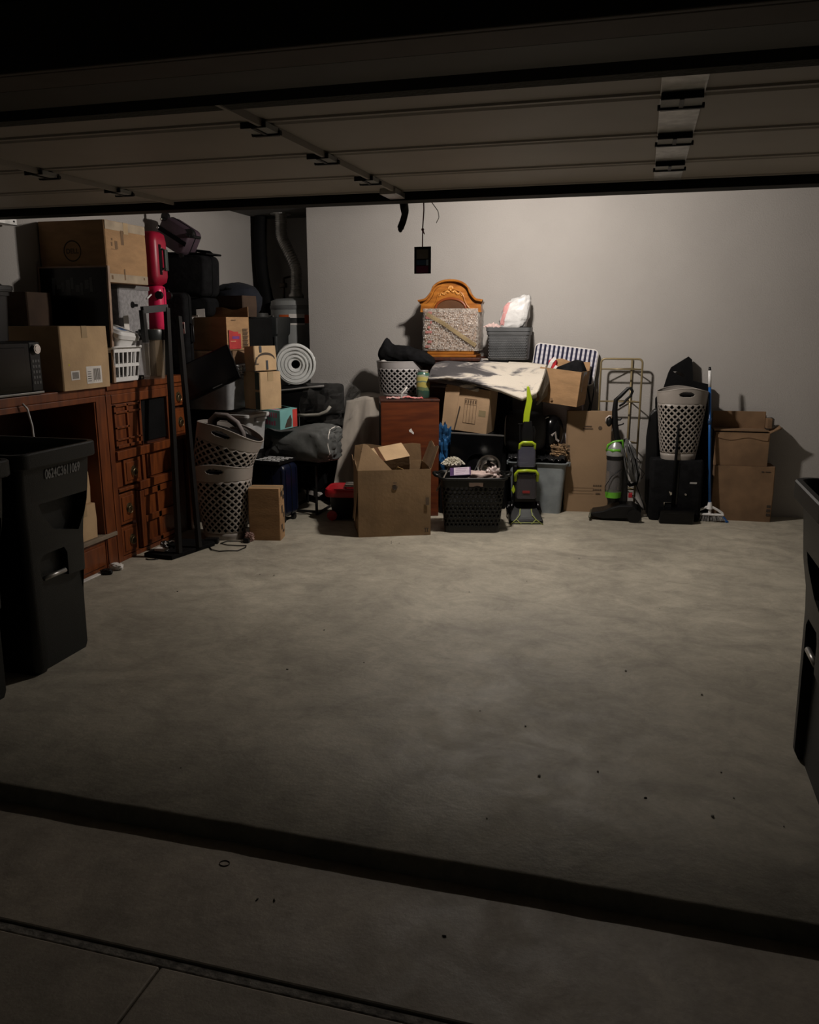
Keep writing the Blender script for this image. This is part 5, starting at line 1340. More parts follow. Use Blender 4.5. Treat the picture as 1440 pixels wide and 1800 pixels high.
for k in range(240):
    a = rnd.random()*2*PI; r_ = rnd.random()**.5; 
    c_ = Vector((.075*r_*math.cos(a)-.0, .05*r_*math.sin(a), .115+.035*(1-r_*r_)))
    d_ = Vector((math.cos(a)*r_, math.sin(a)*r_, .6-.8*r_)).normalized()*.022
    b.tube([c_, c_+d_*.6+Vector((0, 0, .004)), c_+d_], .0036, n=5)
b.sphere((0, 0, .11), .06, sc=(1.15, .75, .5))
b.build('fringe', mat('fringe_white', (.62, .58, .48), .95), t)
b = MB(); b.cyl((-.03, -.03, .09), (-.13, -.12, -.08), .006, n=8); b.build('stick', mat('stick_grey', (.25, .22, .18), .5), t)
t = inb('saucepan', 'shiny steel saucepan standing on its side at the right in the black basket', 'pan', .13, .02, .405, (R(62), R(0), R(-6)))
b = MB(); b.lathe([(.0, -.06), (.06, -.06), (.078, -.045), (.083, .03), (.092, .035), (.092, .039), (.08, .037), (.074, -.04), (.055, -.054), (0, -.054)], n=36, c=(0, .085, 0), cap=False); b.build('pan', CHROME, t, smooth=True, auto=50)
t = inb('pot_lid', 'round black pan standing behind the saucepan in the black basket', 'pan', .05, .09, .40, (R(70), 0, R(10)))
b = MB(); b.lathe([(0, 0), (.08, 0), (.10, .03), (.104, .03), (.083, -.005), (0, -.005)], n=32, c=(0, .08, 0), cap=False); b.build('pan', BLKG, t, smooth=True, auto=40)
t = inb('pink_cloth', 'crumpled pale pink cloth bunched along the front rim of the black basket', 'cloth', .065, -.085, .40)
soft(0, 0, .025, .13, .055, .045, .5, 6, 9).build('cloth', mat('cloth_pink', (.55, .42, .38), .85, var=.15, vscale=10), t, smooth=True)
b = MB(); b.grid(lambda u, v: (-.10+.11*u, -.076-.004*math.sin(u*8), -.03+.03*v), 10, 3); b.build('cloth_in_slot', MATS['cloth_pink'], t, solid=.004)
t = inb('foil_bag', 'crinkled silver and pink foil packet at the right rim of the black basket', 'packet', .155, -.07, .42)
soft(0, 0, .03, .05, .035, .05, .5, 7, 13).build('foil', mat('foil', (.55, .46, .44), .3, metal=.3, bump=.8, bscale=20), t, smooth=True)
t = inb('thin_rod', 'thin grey rod sticking up behind the purple box', 'rod', .0, .05, .41, (R(10), R(24), 0))
b = MB(); b.cyl((0, 0, 0), (0, 0, .15), .004, n=8); b.build('rod', mat('rod_grey', (.2, .2, .2), .4), t)

# grey storage tote and the black bags on it ----------------------------------------
t = tote('grey translucent storage tote on the floor behind the carpet cleaner', (-.795, 7.06, 0), R(2), .48, .34, .44, mat('tote_grey', (.27, .30, .315), .4, alpha=.93), taper=.86, rimw=.02)
t['label'] = 'grey translucent storage tote on the floor behind the lime carpet cleaner'
b = MB(); b.box(-.18, .18, -.12, .12, .01, .43, bev=.02); b.build('contents', mat('tote_contents', (.10, .11, .115), .8, var=.3, vscale=4), t)
t = thing('plastic_sack', 'shiny black plastic sacking lying on the grey storage tote', 'bag', (-.80, 7.05, .445))
def sack(u, v):
    x = -.24+.48*u; y = -.17+.34*v
    return (x, y, .012+.055*math.sin(PI*min(1, v*1.1))*(.7+.3*math.sin(u*7))+.030*abs(fbm(u*7, v*5, 4, 1.4))+.02*abs(fbm(u*18, v*14, 1, 1.2)))
b = MB(); b.grid(sack, 70, 34); b.build('film', mat('black_film', (.015, .015, .016), .12, bump=.6, bscale=14, spec=.8), t, smooth=True, solid=.003)
t = thing('sports_bag', 'rounded black sports bag with thin white piping on top of the storage tote', 'bag', (-.905, 7.0, .52))
def sb(u, v):
    a = u*2*PI; e = (v-.5)*PI
    def sp(q, p): return math.copysign(abs(q)**p, q)
    x = sp(math.sin(e), .6); c_ = abs(math.cos(e))**.4
    return (.175*x, .13*sp(math.cos(a), .8)*c_, .17+.175*sp(math.sin(a), .8)*c_*(1-.1*x))
blob(sb, 40, 32).build('bag', mat('bag_charcoal', (.022, .022, .024), .6, bump=.3, bscale=10), t, smooth=True)
for vv in (.12,):
    b = MB(); b.tube([Vector(sb(k/30, vv))*1.0 for k in range(30)], .006, n=6, closed=True); b.build('piping', PAPER, t, smooth=True)
t = thing('helmet_bag', 'glossy round black bag with white edge right of the sports bag', 'bag', (-.70, 7.06, .53))
def hb(u, v):
    a = u*2*PI; e = (v-.5)*PI
    return (.105*math.cos(a)*math.cos(e)**.7 if math.cos(e) > 0 else 0, .12*math.sin(a)*max(0, math.cos(e))**.7, .15+.15*math.sin(e))
blob(hb, 32, 24).build('bag', BLKG, t, smooth=True)
b = MB(); b.tube([(-.095*math.cos(k*.13)-.0, -.085, .15+.14*math.sin(k*.13)) for k in range(-2, 12)], .004, n=6); b.build('piping', PAPER, t, smooth=True)
b = MB(); b.tube([(.02, -.14, .14), (.05, -.15, .17), (.06, -.14, .11), (.08, -.12, .09)], .008, sq=(.02, .004)); b.build('silver_strap', mat('strap_pale', (.5, .45, .42), .3), t)
"""right heap"""
t = carton('white printed carton with lilac face above the storage tote', (-.62, 7.21, .452), R(0), .34, .15, .47, m=mat('card_lilac', (.42, .37, .40), .6, var=.08, vscale=4), tape=False)
decal(t, 'print', mat('card_white', (.62, .58, .6), .6), -.03, .15, .02, .28, 'front', d=.15, w=.34)
decal(t, 'print', INK, .09, .12, .13, .15, 'front', d=.15, off=.0035); decal(t, 'print', mat('print_dark_red', (.12, .02, .03), .6), .10, .16, .02, .05, 'front', d=.15, off=.0035)
t = thing('wicker_tray', 'small broken tan wicker tray crumpled at the right end of the storage tote', 'basket', (-.62, 6.97, .47))
b = MB(); rnd = random.Random(8)
for k in range(60):
    a = rnd.random()*6.3; r_ = .03+.05*rnd.random(); z = .02+.10*rnd.random()
    b.tube([(r_*math.cos(a), r_*.5*math.sin(a), z), (r_*math.cos(a+.6), r_*.5*math.sin(a+.6), z+.02*rnd.random()-.01), (r_*math.cos(a+1.3), r_*.5*math.sin(a+1.3), z)], .005, n=5)
b.box(-.06, .05, -.02, .03, .04, .085, bev=.01)
b.build('weave', mat('wicker_tan', (.30, .19, .10), .8, var=.3, vscale=20), t, smooth=True, auto=40)
t = carton('open cardboard box holding a black bag and red cloth, beside the folded rug', (-.63, 7.05, .935), 0, .35, .28, .285, m=CARD, opened=True, flaps={'back': (20, .06)}, rot=(0, R(6), R(-10)), warp=.004)
TX = t
b = MB(); b.box(-.16, .16, -.12, .12, .02, .24); b.build('packing', mat('pack_black', (.02, .02, .02), .9), t)
q = MB(); q.cyl((-.04, -.1555, .035), (-.04, -.1545, .035), .012, n=14); q.build('print', mat('print_mid', (.20, .12, .06), .8), t)
decal(t, 'frost_tape', mat('frost_grey', (.20, .22, .24), .3), -.07, .04, .12, .28, 'right', w=.35)
t = thing('black_pouch', 'pointed folded black bag sticking out of the open box by the rug', 'bag', (-.56, 7.04, 1.185), rot=(0, R(6), R(-10)))
b = MB(); b.loft([[(-.13, -.09, 0), (.12, -.09, 0), (.12, .08, 0), (-.13, .08, 0)], [(-.12, -.085, .025), (.125, -.085, .02), (.125, .07, .03), (-.12, .07, .03)], [(.02, -.03, .105), (.09, -.04, .10), (.09, .03, .11), (.03, .03, .115)]]); b.build('bag', BLKF, t, bevel=.008)
t = thing('red_cloth', 'red and white wrapped cloth poking out left in the open box by the rug', 'cloth', (-.70, 7.0, 1.205))
soft(0, 0, .03, .035, .03, .065, .3, 6, 4).build('cloth', mat('cloth_red', (.50, .02, .03), .6), t, smooth=True)
b = MB(); b.tube([(-.03, -.03, .02), (-.01, -.036, .07), (.02, -.03, .105)], .008, sq=(.028, .004)); b.build('white_band', PAPER, t)
b = MB(); b.tube([(.0, -.034, -.01), (.02, -.036, .02), (.035, -.03, .04)], .008, sq=(.02, .004)); b.build('white_band', PAPER, t)
# gingham board
GG = bpy.data.materials.new('gingham'); GG.use_nodes = True
N = GG.node_tree.nodes; L = GG.node_tree.links; bb = N['Principled BSDF']; bb.inputs['Roughness'].default_value = .85
tc = N.new('ShaderNodeTexCoord'); sp = N.new('ShaderNodeSeparateXYZ'); L.new(tc.outputs['Object'], sp.inputs[0])
def stripe(out, per, duty=.5):
    a = N.new('ShaderNodeMath'); a.operation = 'DIVIDE'; a.inputs[1].default_value = per; L.new(out, a.inputs[0])
    f_ = N.new('ShaderNodeMath'); f_.operation = 'FRACT'; L.new(a.outputs[0], f_.inputs[0])
    c_ = N.new('ShaderNodeMath'); c_.operation = 'LESS_THAN'; c_.inputs[1].default_value = duty; L.new(f_.outputs[0], c_.inputs[0]); return c_.outputs[0]
sx_ = stripe(sp.outputs['X'], .0385, .50); sz_ = stripe(sp.outputs['Z'], .0385, .45)
m1 = N.new('ShaderNodeMix'); m1.data_type = 'RGBA'; m1.inputs[6].default_value = (.66, .64, .68, 1); m1.inputs[7].default_value = (.014, .014, .045, 1); L.new(sx_, m1.inputs[0])
m2 = N.new('ShaderNodeMix'); m2.data_type = 'RGBA'; m2.blend_type = 'MULTIPLY'; m2.inputs[0].default_value = 1; L.new(m1.outputs[2], m2.inputs[6])
m3 = N.new('ShaderNodeMix'); m3.data_type = 'RGBA'; m3.inputs[6].default_value = (1, 1, 1, 1); m3.inputs[7].default_value = (.80, .80, .86, 1); L.new(sz_, m3.inputs[0]); L.new(m3.outputs[2], m2.inputs[7])
L.new(m2.outputs[2], bb.inputs['Base Color'])
t = thing('ironing_board', 'blue and white checked ironing board propped edge up behind the open box', 'ironing board', (-.66, 7.22, .95), rot=(R(-4), R(6.5), 0))
b = MB(); b.loft([rr for rr in [[(x, y, z+.30) for x, z, _ in rrect(.265, .145, .04, 6)] for y in (-.015, -.012, .012)]]); b.build('padded_cover', GG, t, smooth=True, auto=40)
b = MB(); b.tube([(x*1.0, -.002, z+.30) for x, z, _ in rrect(.268, .148, .042, 6)], .006, n=6, closed=True); b.build('edge_binding', PAPER, t, smooth=True)
b = MB(); b.tube([(.20, .02, .20), (.27, .018, .0), (.255, .018, -.20)], .008); b.tube([(.27, .01, .27), (.285, -.02, .1), (.28, -.02, -.25)], .006); b.build('leg', BLKMET, t, smooth=True)
# ================================================================ CLEANERS, TROLLEY AND THE RIGHT HAND PILE
# upright carpet cleaner, lime and clear tanks --------------------------------------
t = thing('carpet_cleaner', 'upright lime green and smoky clear carpet cleaner standing before the grey tote', 'vacuum cleaner', (-.845, 6.60, 0), rz=R(14))
TK = mat('smoky_tank', (.11, .11, .15), .12, alpha=.72, var=.05); TK2 = mat('dark_tank', (.05, .045, .055), .12, alpha=.85, var=.05)
b = MB()
out = [(-.135, 0), (.135, 0), (.14, .03), (.115, .07), (.10, .18), (-.10, .18), (-.115, .07), (-.14, .03)]
b.loft([[(-.14, -.13, .004), (.14, -.13, .004), (.14, -.13, .03), (-.14, -.13, .03)], [(-.135, -.02, .004), (.135, -.02, .004), (.11, -.03, .10), (-.11, -.03, .10)], [(-.115, .12, .004), (.115, .12, .004), (.10, .10, .19), (-.10, .10, .19)]]); b.build('floor_head', BLK, t, bevel=.008)
for s_ in (-1, 1):
    b = MB(); b.cyl((s_*.10, .10, .07), (s_*.135, .10, .07), .07, n=28); b.cyl((s_*.135, .10, .07), (s_*.14, .10, .07), .045, n=20); b.build('wheel', BLKG, t, smooth=True, auto=40)
    b = MB(); b.tube([(s_*.118, .02, .02), (s_*.12, -.03, .08), (s_*.10, .0, .16)], .018); b.build('side_guard', BLKG, t, smooth=True)
b = MB(); b.prism([(-.118, .018), (.118, .018), (.075, .08), (.045, .15), (-.045, .15), (-.075, .08)], .006); 
w_ = b.build('nozzle_window', mat('nozzle_clear', (.20, .21, .21), .12, alpha=.5), t, rot=(R(-38), 0, 0), loc=(0, -.155, -.01))
b = MB(); b.tube([(-.045, 0, .155), (-.05, 0, .10), (-.08, 0, .06), (-.135, 0, .012), (-.13, 0, .004), (.13, 0, .004), (.135, 0, .012), (.08, 0, .06), (.05, 0, .10), (.045, 0, .155)], .0045, n=6)
b.tube([(-.08, 0, .06), (-.04, 0, .02)], .0035, n=6); b.tube([(.08, 0, .06), (.04, 0, .02)], .0035, n=6); b.tube([(-.10, 0, .032), (.10, 0, .032)], .0035, n=6)
b.build('lime_outline', mat('lime_dull', (.34, .38, .10), .35), t, smooth=True, rot=(R(-38), 0, 0), loc=(0, -.162, -.01))
b = MB(); b.loft([rrect(.085*k, .055, .02, 4, z=z) for z, k in ((.195, .95), (.21, 1.05), (.39, 1.0))]); b.build('dirty_water_tank', TK2, t, smooth=True, auto=40)
b = MB(); b.box(-.05, .05, -.035, .035, .205, .38, bev=.01); b.build('tank_core', mat('core_brown', (.035, .025, .03), .5), t)
b = MB(); b.box(-.03, .03, -.062, -.056, .24, .262, bev=.002); b.build('red_badge', mat('badge_red', (.25, .02, .02), .4), t)
b = MB(); b.tube([(-.088, -.045, .34), (-.09, -.06, .40), (-.07, -.068, .425), (0, -.07, .43), (.07, -.068, .425), (.09, -.06, .40), (.088, -.045, .34)], .013, n=10); b.build('tank_handle', LIME, t, smooth=True)
b = MB(); b.box(-.065, .065, -.03, .05, .39, .46, bev=.01); b.build('spine', BLK, t)
b = MB(); b.loft([rrect(.068*k, .05, .02, 4, z=z) for z, k in ((.455, 1.0), (.47, 1.1), (.58, 1.02), (.62, .92))]); b.build('clean_water_tank', TK, t, smooth=True, auto=40)
b = MB(); b.tube([(-.058, -.03, .60), (-.058, -.045, .64), (-.035, -.048, .655), (.035, -.048, .655), (.058, -.045, .64), (.058, -.03, .60)], .013, n=10); b.box(-.05, .05, -.04, .03, .625, .655, bev=.01); b.build('tank_cap', LIME, t, smooth=True, auto=40)
b = MB(); b.loft([rrect(.045, .035, .012, 3, z=.655), rrect(.05, .035, .012, 3, z=.72), rrect(.032, .028, .012, 3, z=.82)]); b.build('neck', BLK, t, smooth=True, auto=40)
b = MB(); b.tube([(-.055, .0, .66), (-.06, .0, .79), (-.06, 0, .80)], .008); b.box(-.075, -.04, -.01, .01, .795, .803); b.tube([(.05, .0, .66), (.06, 0, .74), (.045, 0, .78)], .009); b.build('cord_hook', BLK, t, smooth=True, auto=40)
b = MB()
b.loft([[(x+dx, y, z) for dx, y in ((-hw, -.018), (hw, -.018), (hw, .018), (-hw, .018))] for x, z, hw in ((-.012, .81, .024), (-.008, .875, .025), (.010, .985, .023), (.0, 1.06, .014), (-.006, 1.10, .008))]); b.build('grip', LIME, t, bevel=.005)
b = MB(); b.prism([(-.118, .26), (-.10, .23), (-.085, .26), (-.10, .305)], .02, M=Matrix.Translation((0, -.04, 0))); b.build('trigger', LIME, t, bevel=.004)
b = MB(); b.box(-.10, .10, .04, .09, .05, .46, bev=.02); b.build('back_body', BLK, t)

# green bagless upright vacuum seen from its side -------------------------------------
Yv = 6.88; w0 = at(1085, 905, Z=0); w0 = Vector((-.12, Yv, 0))
t = thing('upright_vacuum', 'black bagless upright vacuum with green bands and clear dust cup', 'vacuum cleaner', w0)
def V(px, py, dy=0): return at(px, py, Y=Yv+dy)-w0
def VP(pts): return [(V(x, y).x, V(x, y).z) for x, y in pts]
b = MB(); q = VP([(1040, 896), (1062, 893), (1074, 888), (1090, 884), (1112, 884), (1120, 890), (1120, 906), (1062, 907), (1040, 902)])
q = [(x, max(z, .006)) for x, z in q]
b.prism(q, .20, M=Matrix.Translation((0, -.11, 0))); b.build('floor_head', BLK, t, bevel=.01)
b = MB(); x0 = V(1041, 895).x
b.tube([(x0-.01, -.16, .035), (x0-.012, .10, .035)], .010); b.tube([(x0-.008, -.155, .012), (x0-.008, .10, .012)], .006)
b.build('front_bumper', mat('bumper_olive', (.10, .10, .07), .35), t, smooth=True)
b = MB(); b.box(x0+.04, x0+.11, -.10, .02, .052, .056); b.build('head_label', PAPER, t, rot=(0, R(0), 0), loc=(.02, 0, .018))
for dy in (-.135, .09):
    b = MB(); c = V(1116, 893); b.cyl((c.x, dy, .055), (c.x, dy+.03, .055), .055, n=28); b.build('wheel', BLK, t, smooth=True, auto=40)
ct = V(1079, 850).x
def cyl_band(z0, z1, r0, r1, m, name, nseg=30, yo=-.04):
    bb_ = MB(); bb_.lathe([(r0, z0), (r1, z1)], n=nseg, c=(ct, yo, 0)); return bb_.build(name, m, t, smooth=True, auto=40)
zf = lambda y: V(1079, y).z
cyl_band(zf(880), zf(871), .04, .055, BLK, 'lower_joint')
cyl_band(zf(872), zf(862), .062, .066, GREEN, 'green_band')
cyl_band(zf(862), zf(806), .066, .066, mat('cup_clear', (.20, .19, .19), .12, alpha=.5), 'dust_cup')
cyl_band(zf(858), zf(826), .030, .034, mat('cup_core', (.03, .03, .03), .5), 'cyclone_core')
cyl_band(zf(826), zf(800), .060, .064, mat('cup_shroud', (.035, .035, .04), .35), 'shroud')
cyl_band(zf(806), zf(797), .068, .070, BLK, 'cup_collar')
b = MB(); b.lathe([(.072, zf(799)), (.074, zf(796)), (.060, zf(785)), (.045, zf(779)), (.03, zf(775))], n=30, c=(ct, -.04, 0)); b.build('silver_dome', mat('silver_paint', (.42, .43, .42), .3, metal=.4), t, smooth=True, auto=50)
b = MB(); b.tube([(ct-.068, -.05, zf(792)), (ct-.060, -.06, zf(781)), (ct-.02, -.065, zf(775)), (ct+.05, -.06, zf(772)), (ct+.062, -.05, zf(790))], .010, n=8)
b.tube([(ct-.06, -.05, zf(790)), (ct-.02, -.10, zf(789)), (ct+.04, -.09, zf(789))], .014, n=8); b.build('carry_handle', GREEN, t, smooth=True)
b = MB(); q = VP([(1083, 774), (1096, 772), (1100, 800), (1104, 850), (1103, 882), (1086, 882), (1087, 850), (1089, 800)]); b.prism(q, .09, M=Matrix.Translation((0, -.04, 0))); b.build('motor_spine', BLK, t, bevel=.012)
b = MB(); pts = [V(1093, 790), V(1084, 768), V(1081, 745), V(1081, 722), V(1083, 703), V(1090, 697), V(1104, 683), V(1109, 682), V(1112, 688), V(1109, 696), V(1101, 703), V(1097, 709), V(1089, 714)]
b.tube(pts, [.022, .026, .026, .022, .018, .016, .014, .013, .012, .010, .010, .009, .008], n=10); b.build('handle', BLK, t, smooth=True)
b = MB(); b.tube([V(1086, 748), V(1094, 746), V(1097, 744)], .006); b.tube([V(1086, 738), V(1091, 738), V(1093, 735)], .006); b.build('cord_hook', BLK, t, smooth=True)
b = MB(); b.sphere(V(1071, 741, -.02), .033, sc=(.75, .8, 1.25)); b.build('hose_tool', BLK, t, smooth=True)
b = MB(); b.tube([V(1065, 744, -.03), V(1066, 735, -.04), V(1071, 731, -.04), V(1076, 732, -.03)], .006, n=6); b.build('tool_rim', mat('tool_white', (.6, .52, .48), .5), t, smooth=True)
b = MB(); b.box(V(1105, 0+868).x, V(1112, 868).x, -.03, .03, V(1108, 874).z, V(1108, 866).z, bev=.005); b.build('red_pedal', mat('pedal_red', (.35, .01, .02), .4), t)
# coiled hose and cord
b = MB(); b.tube([V(1099, 772, .0), V(1106, 790, .02), V(1116, 812, .02), (V(1122, 835, .02)), V(1118, 850, 0), V(1108, 853, -.02), V(1102, 845, -.02)], .016, n=10); b.build('hose', BLKM, t, smooth=True)
rnd = random.Random(4)
b = MB()
for k in range(9):
    j = [rnd.uniform(-3.5, 3.5) for _ in range(12)]
    b.tube([V(1102+j[0]*.5, 771, -.04), V(1098+j[1]+k, 792, -.06-.004*k), V(1100+j[2]+k*2, 820, -.07), V(1107+j[3]+k, 846, -.06), V(1117+j[4], 848, -.03), V(1122+j[5]-k, 824, -.02), V(1115+j[6]-k, 795, -.03), V(1106, 773, -.03)], .0042, n=6)
b.build('cord_coil', mat('cord_grey', (.085, .085, .085), .35), t, smooth=True)
b = MB(); b.tube([V(1117, 800, -.01), V(1126, 812, 0), V(1124, 822, 0), V(1133, 832, 0), V(1128, 842, 0)], .003, n=6)
b.tube([V(1118, 850, 0), V(1126, 872, 0), V(1131, 886, 0), V(1134, 897, 0), V(1128, 892, .0)], .004, n=6); b.tube([V(1112, 870, 0), V(1122, 884, 0), V(1130, 897, 0)], .0035, n=6)
b.tube([V(1093, 824, -.11), V(1075, 838, -.12), V(1064, 855, -.12), V(1064, 864, -.1)], .003, n=6)
b.build('power_cord', BLK, t, smooth=True)

# brass coloured trolley frame -------------------------------------------------------
GOLD = mat('brass_tube', (.27, .21, .11), .35, metal=.35, var=.1)
t = thing('trolley_frame', 'empty brass coloured tubular trolley frame against the back wall', 'trolley', (-.15, 7.205, 0))
def ufr(xa, xb, y, zt, r=.035):
    pts = [(xa, y, .015), (xa, y, zt-r)]+[(xa+r-r*math.cos(k*PI/12), y, zt-r+r*math.sin(k*PI/12)) for k in range(1, 7)]
    pts += [(xb-r+r*math.sin(k*PI/12), y, zt-r+r*math.cos(k*PI/12)) for k in range(0, 6)]+[(xb, y, zt-r), (xb, y, .015)]
    return pts
b = MB(); b.tube(ufr(-.165, .17, -.05, 1.30), .0085, n=8); b.build('front_frame', GOLD, t, smooth=True)
b = MB(); b.tube([(.085, .08, .015), (.085, .08, 1.29)], .009, n=8); b.build('back_post', GOLD, t, smooth=True)
for z in (1.215, .945, .60, .20):
    b = MB()
    for y in (-.05, ): b.tube([(-.165, y, z), (.17, y, z)], .006, n=8)
    b.tube([(-.165, -.05, z), (.085, .08, z)], .005, n=8); b.tube([(.17, -.05, z), (.085, .08, z)], .005, n=8)
    b.build('shelf_rail', GOLD, t, smooth=True)
for x, y in ((-.165, -.05), (.17, -.05), (.085, .08)):
    b = MB(); b.sphere((x, y, .014), .014, u=10, v=8); b.build('caster', BLK, t, smooth=True)

# tall flat carton -------------------------------------------------------------------
t = carton('tall flat cardboard carton standing upright between the two vacuum cleaners', (-.385, 7.09, 0), R(8), .375, .05, .868, m=mat('cardboard_flat', (.30, .195, .11), .86, var=.06, vscale=3, bump=.1, bscale=40), tape=False, warp=.003)
q = MB(); Y_ = -.0280
for z, a, c in ((.735, -.04, .02), (.715, -.05, .03)): q.box(a, c, Y_-.0006, Y_, z, z+.010)
q.cyl((.09, Y_-.0006, .728), (.09, Y_, .728), .016, n=16)
for z in (.21, .185, .16): q.box(-.13, .06, Y_-.0006, Y_, z, z+.0015)
for z, a, c in ((.225, .055, .13), (.19, .055, .13), (.155, .08, .12)):
    for k in range(4): q.box(a+(c-a)*k/4, a+(c-a)*(k+.75)/4, Y_-.0008, Y_, z, z+.014)
for z in (.50, .53, .56): q.box(-.178, -.155, Y_-.0006, Y_, z, z+.018)
q.build('print', mat('print_carton', (.10, .065, .04), .85), t)
b = MB(); b.box(-.182, -.178, Y_-.0012, Y_-.0004, .02, .85); b.build('edge_crease', mat('crease', (.22, .14, .08), .9), t)

# black pile on the right ---------------------------------------------------------------
t = thing('suitcase', 'black soft case with silver buckle carrying the taupe hamper by the broom', 'suitcase', (.335, 7.035, 0), rz=R(6))
b = MB(); b.loft([[(x, y, z) for x, y, _ in rrect(.205*k, .125*k, .03, 4)] for z, k in ((0, .96), (.02, 1), (.48, 1), (.502, .96))]); b.build('body', BLKF, t, smooth=True, auto=40)
b = MB(); b.tube([(-.09, -.128, .155), (-.03, -.128, .155), (-.03, -.128, .075), (-.09, -.128, .075)], .004, closed=True, sq=(.008, .006)); b.build('buckle', CHROME, t)
b = MB(); b.prism([(-.06, .25), (-.02, .232), (-.045, .215)], .006, M=Matrix.Translation((0, -.132, 0))); b.sphere((.075, -.128, .225), .010, sc=(1, .5, 1)); b.build('badge', CHROME, t)
b = MB(); b.box(.10, .155, -.1285, -.1265, .315, .330); b.build('label_strip', mat('strip_pale', (.35, .34, .33), .5), t)
b = MB(); b.box(.0, .012, -.128, -.126, .02, .48); b.build('zip', BLKG, t)
t = thing('black_rod', 'thin black upright rod in front of the taupe hamper by the broom', 'rod', (.325, 6.90, .122))
b = MB(); b.tube([(0, 0, .0), (.0, -.0, .4), (.004, -.0, .74)], .011, n=8); b.build('rod', BLKM, t, smooth=True)
t = thing('flat_black_case', 'low flat black box on the floor in front of the black case', 'case', (.355, 6.845, 0), rz=R(6))
b = MB(); b.loft([rrect(.135*k, .05*k, .015, 3, z=z) for z, k in ((0, .96), (.012, 1), (.105, 1), (.12, .97))]); b.build('body', BLKG, t, smooth=True, auto=30)
b = MB(); b.box(-.10, .06, -.053, -.0505, .085, .09); b.build('ridge', BLKMET, t)
w0 = Vector((.33, 7.20, 0))
t = thing('seat_shell', 'tall black plastic seat shell with a handle hole behind the taupe hamper', 'seat', w0)
def Q(px, py): p = at(px, py, Y=7.20)-w0; return (p.x, p.z)
b = MB()
upper = [Q(1164, 690), Q(1175, 656), Q(1180, 646), Q(1188, 641), Q(1211, 627), Q(1217, 632), Q(1218.5, 670), Q(1247, 676), Q(1246, 700)]
hole = [Q(1183, 653), Q(1195, 653), Q(1203, 659), Q(1204, 664), Q(1194, 660)]
hc = hole[0]; hr = [hole[0], hole[4], hole[3], hole[2], hole[1], hole[0]]
b.prism(upper[:2]+hr+upper[1:], .045)
b.build('back_shell', BLKM, t)
b = MB(); b.prism([Q(1152, 900), Q(1152, 700), Q(1165, 688), Q(1245, 698), Q(1244, 850), Q(1244, 902)], .05); b.build('body_shell', BLKM, t, bevel=.01)
w0 = Vector((.16, 7.10, 0))
t = thing('black_board', 'black rounded upright case at the left edge of the right hand pile', 'case', w0)
def Q2(px, py): p = at(px, py, Y=7.10)-w0; return (p.x, max(.002, p.z))
b = MB(); b.prism([Q2(1133, 882), Q2(1136, 770), Q2(1142, 728), Q2(1150, 720), Q2(1157, 718), Q2(1157, 896), Q2(1147, 896), Q2(1138, 890)], .12, M=Matrix.Translation((0,-.02,0))); b.build('shell', BLK, t, bevel=.014)

# broom ------------------------------------------------------------------------------
p0 = Vector((.62, 6.98, .115)); p1 = at(1248, 645, Y=7.03)
t = thing('broom', 'blue handled angled broom with white head leaning on the back wall', 'broom', (.62, 6.98, 0))
a0 = p0-Vector((.62, 6.98, 0)); a1 = p1-Vector((.62, 6.98, 0))
BLUE = mat('broom_blue', (.012, .10, .34), .35, var=.05)
b = MB(); b.tube([a0, a0.lerp(a1, .87)], .011, n=12); b.build('handle', BLUE, t, smooth=True)
b = MB(); b.tube([a0.lerp(a1, .60), a0.lerp(a1, .64)], .016, n=12); b.build('collar', mat('collar_blue', (.02, .06, .15), .3), t, smooth=True)
b = MB(); b.tube([a0.lerp(a1, .86), a0.lerp(a1, .975)], .0125, n=12); b.build('grip', WHITEPL, t, smooth=True)
b = MB(); b.tube([a0.lerp(a1, .965), a1], [.0125, .009], n=12); b.build('hanging_cap', BLK, t, smooth=True)
b = MB(); b.lathe([(.014, .16), (.02, .13), (.026, .105)], n=14)
b.tube([(-.02, 0, .12), (-.06, 0, .10), (-.105, 0, .075), (-.112, 0, .06)], .010, n=8); b.tube([(.02, 0, .12), (.06, 0, .10), (.10, 0, .075), (.108, 0, .06)], .010, n=8)
b.box(-.115, .115, -.02, .02, .05, .066, bev=.006); b.tube([(0, 0, .13), (.005, 0, .06)], .012, n=8)
b.build('head', WHITEPL, t, smooth=True, auto=40)
b = MB(); rnd = random.Random(2)
for k in range(260):
    x = rnd.uniform(-.108, .108); y = rnd.uniform(-.014, .014); xe = x*1.28+rnd.uniform(-.004, .004)
    b.tube([(x, y, .052), (xe, y*2.2, .004+.012*(1 if x > 0 else 0)*x/.1)], .0019, n=4)
b.build('bristles', mat('bristle_grey', (.24, .23, .22), .7, var=.3, vscale=60), t)
b = MB()
for s_ in (-1, 1):
    for k in range(34):
        x = s_*rnd.uniform(.095, .112); y = rnd.uniform(-.014, .014)
        b.tube([(x, y, .052), (x*1.36, y*2, .004)], .0024, n=4)
b.build('edge_bristles', BLUE, t)

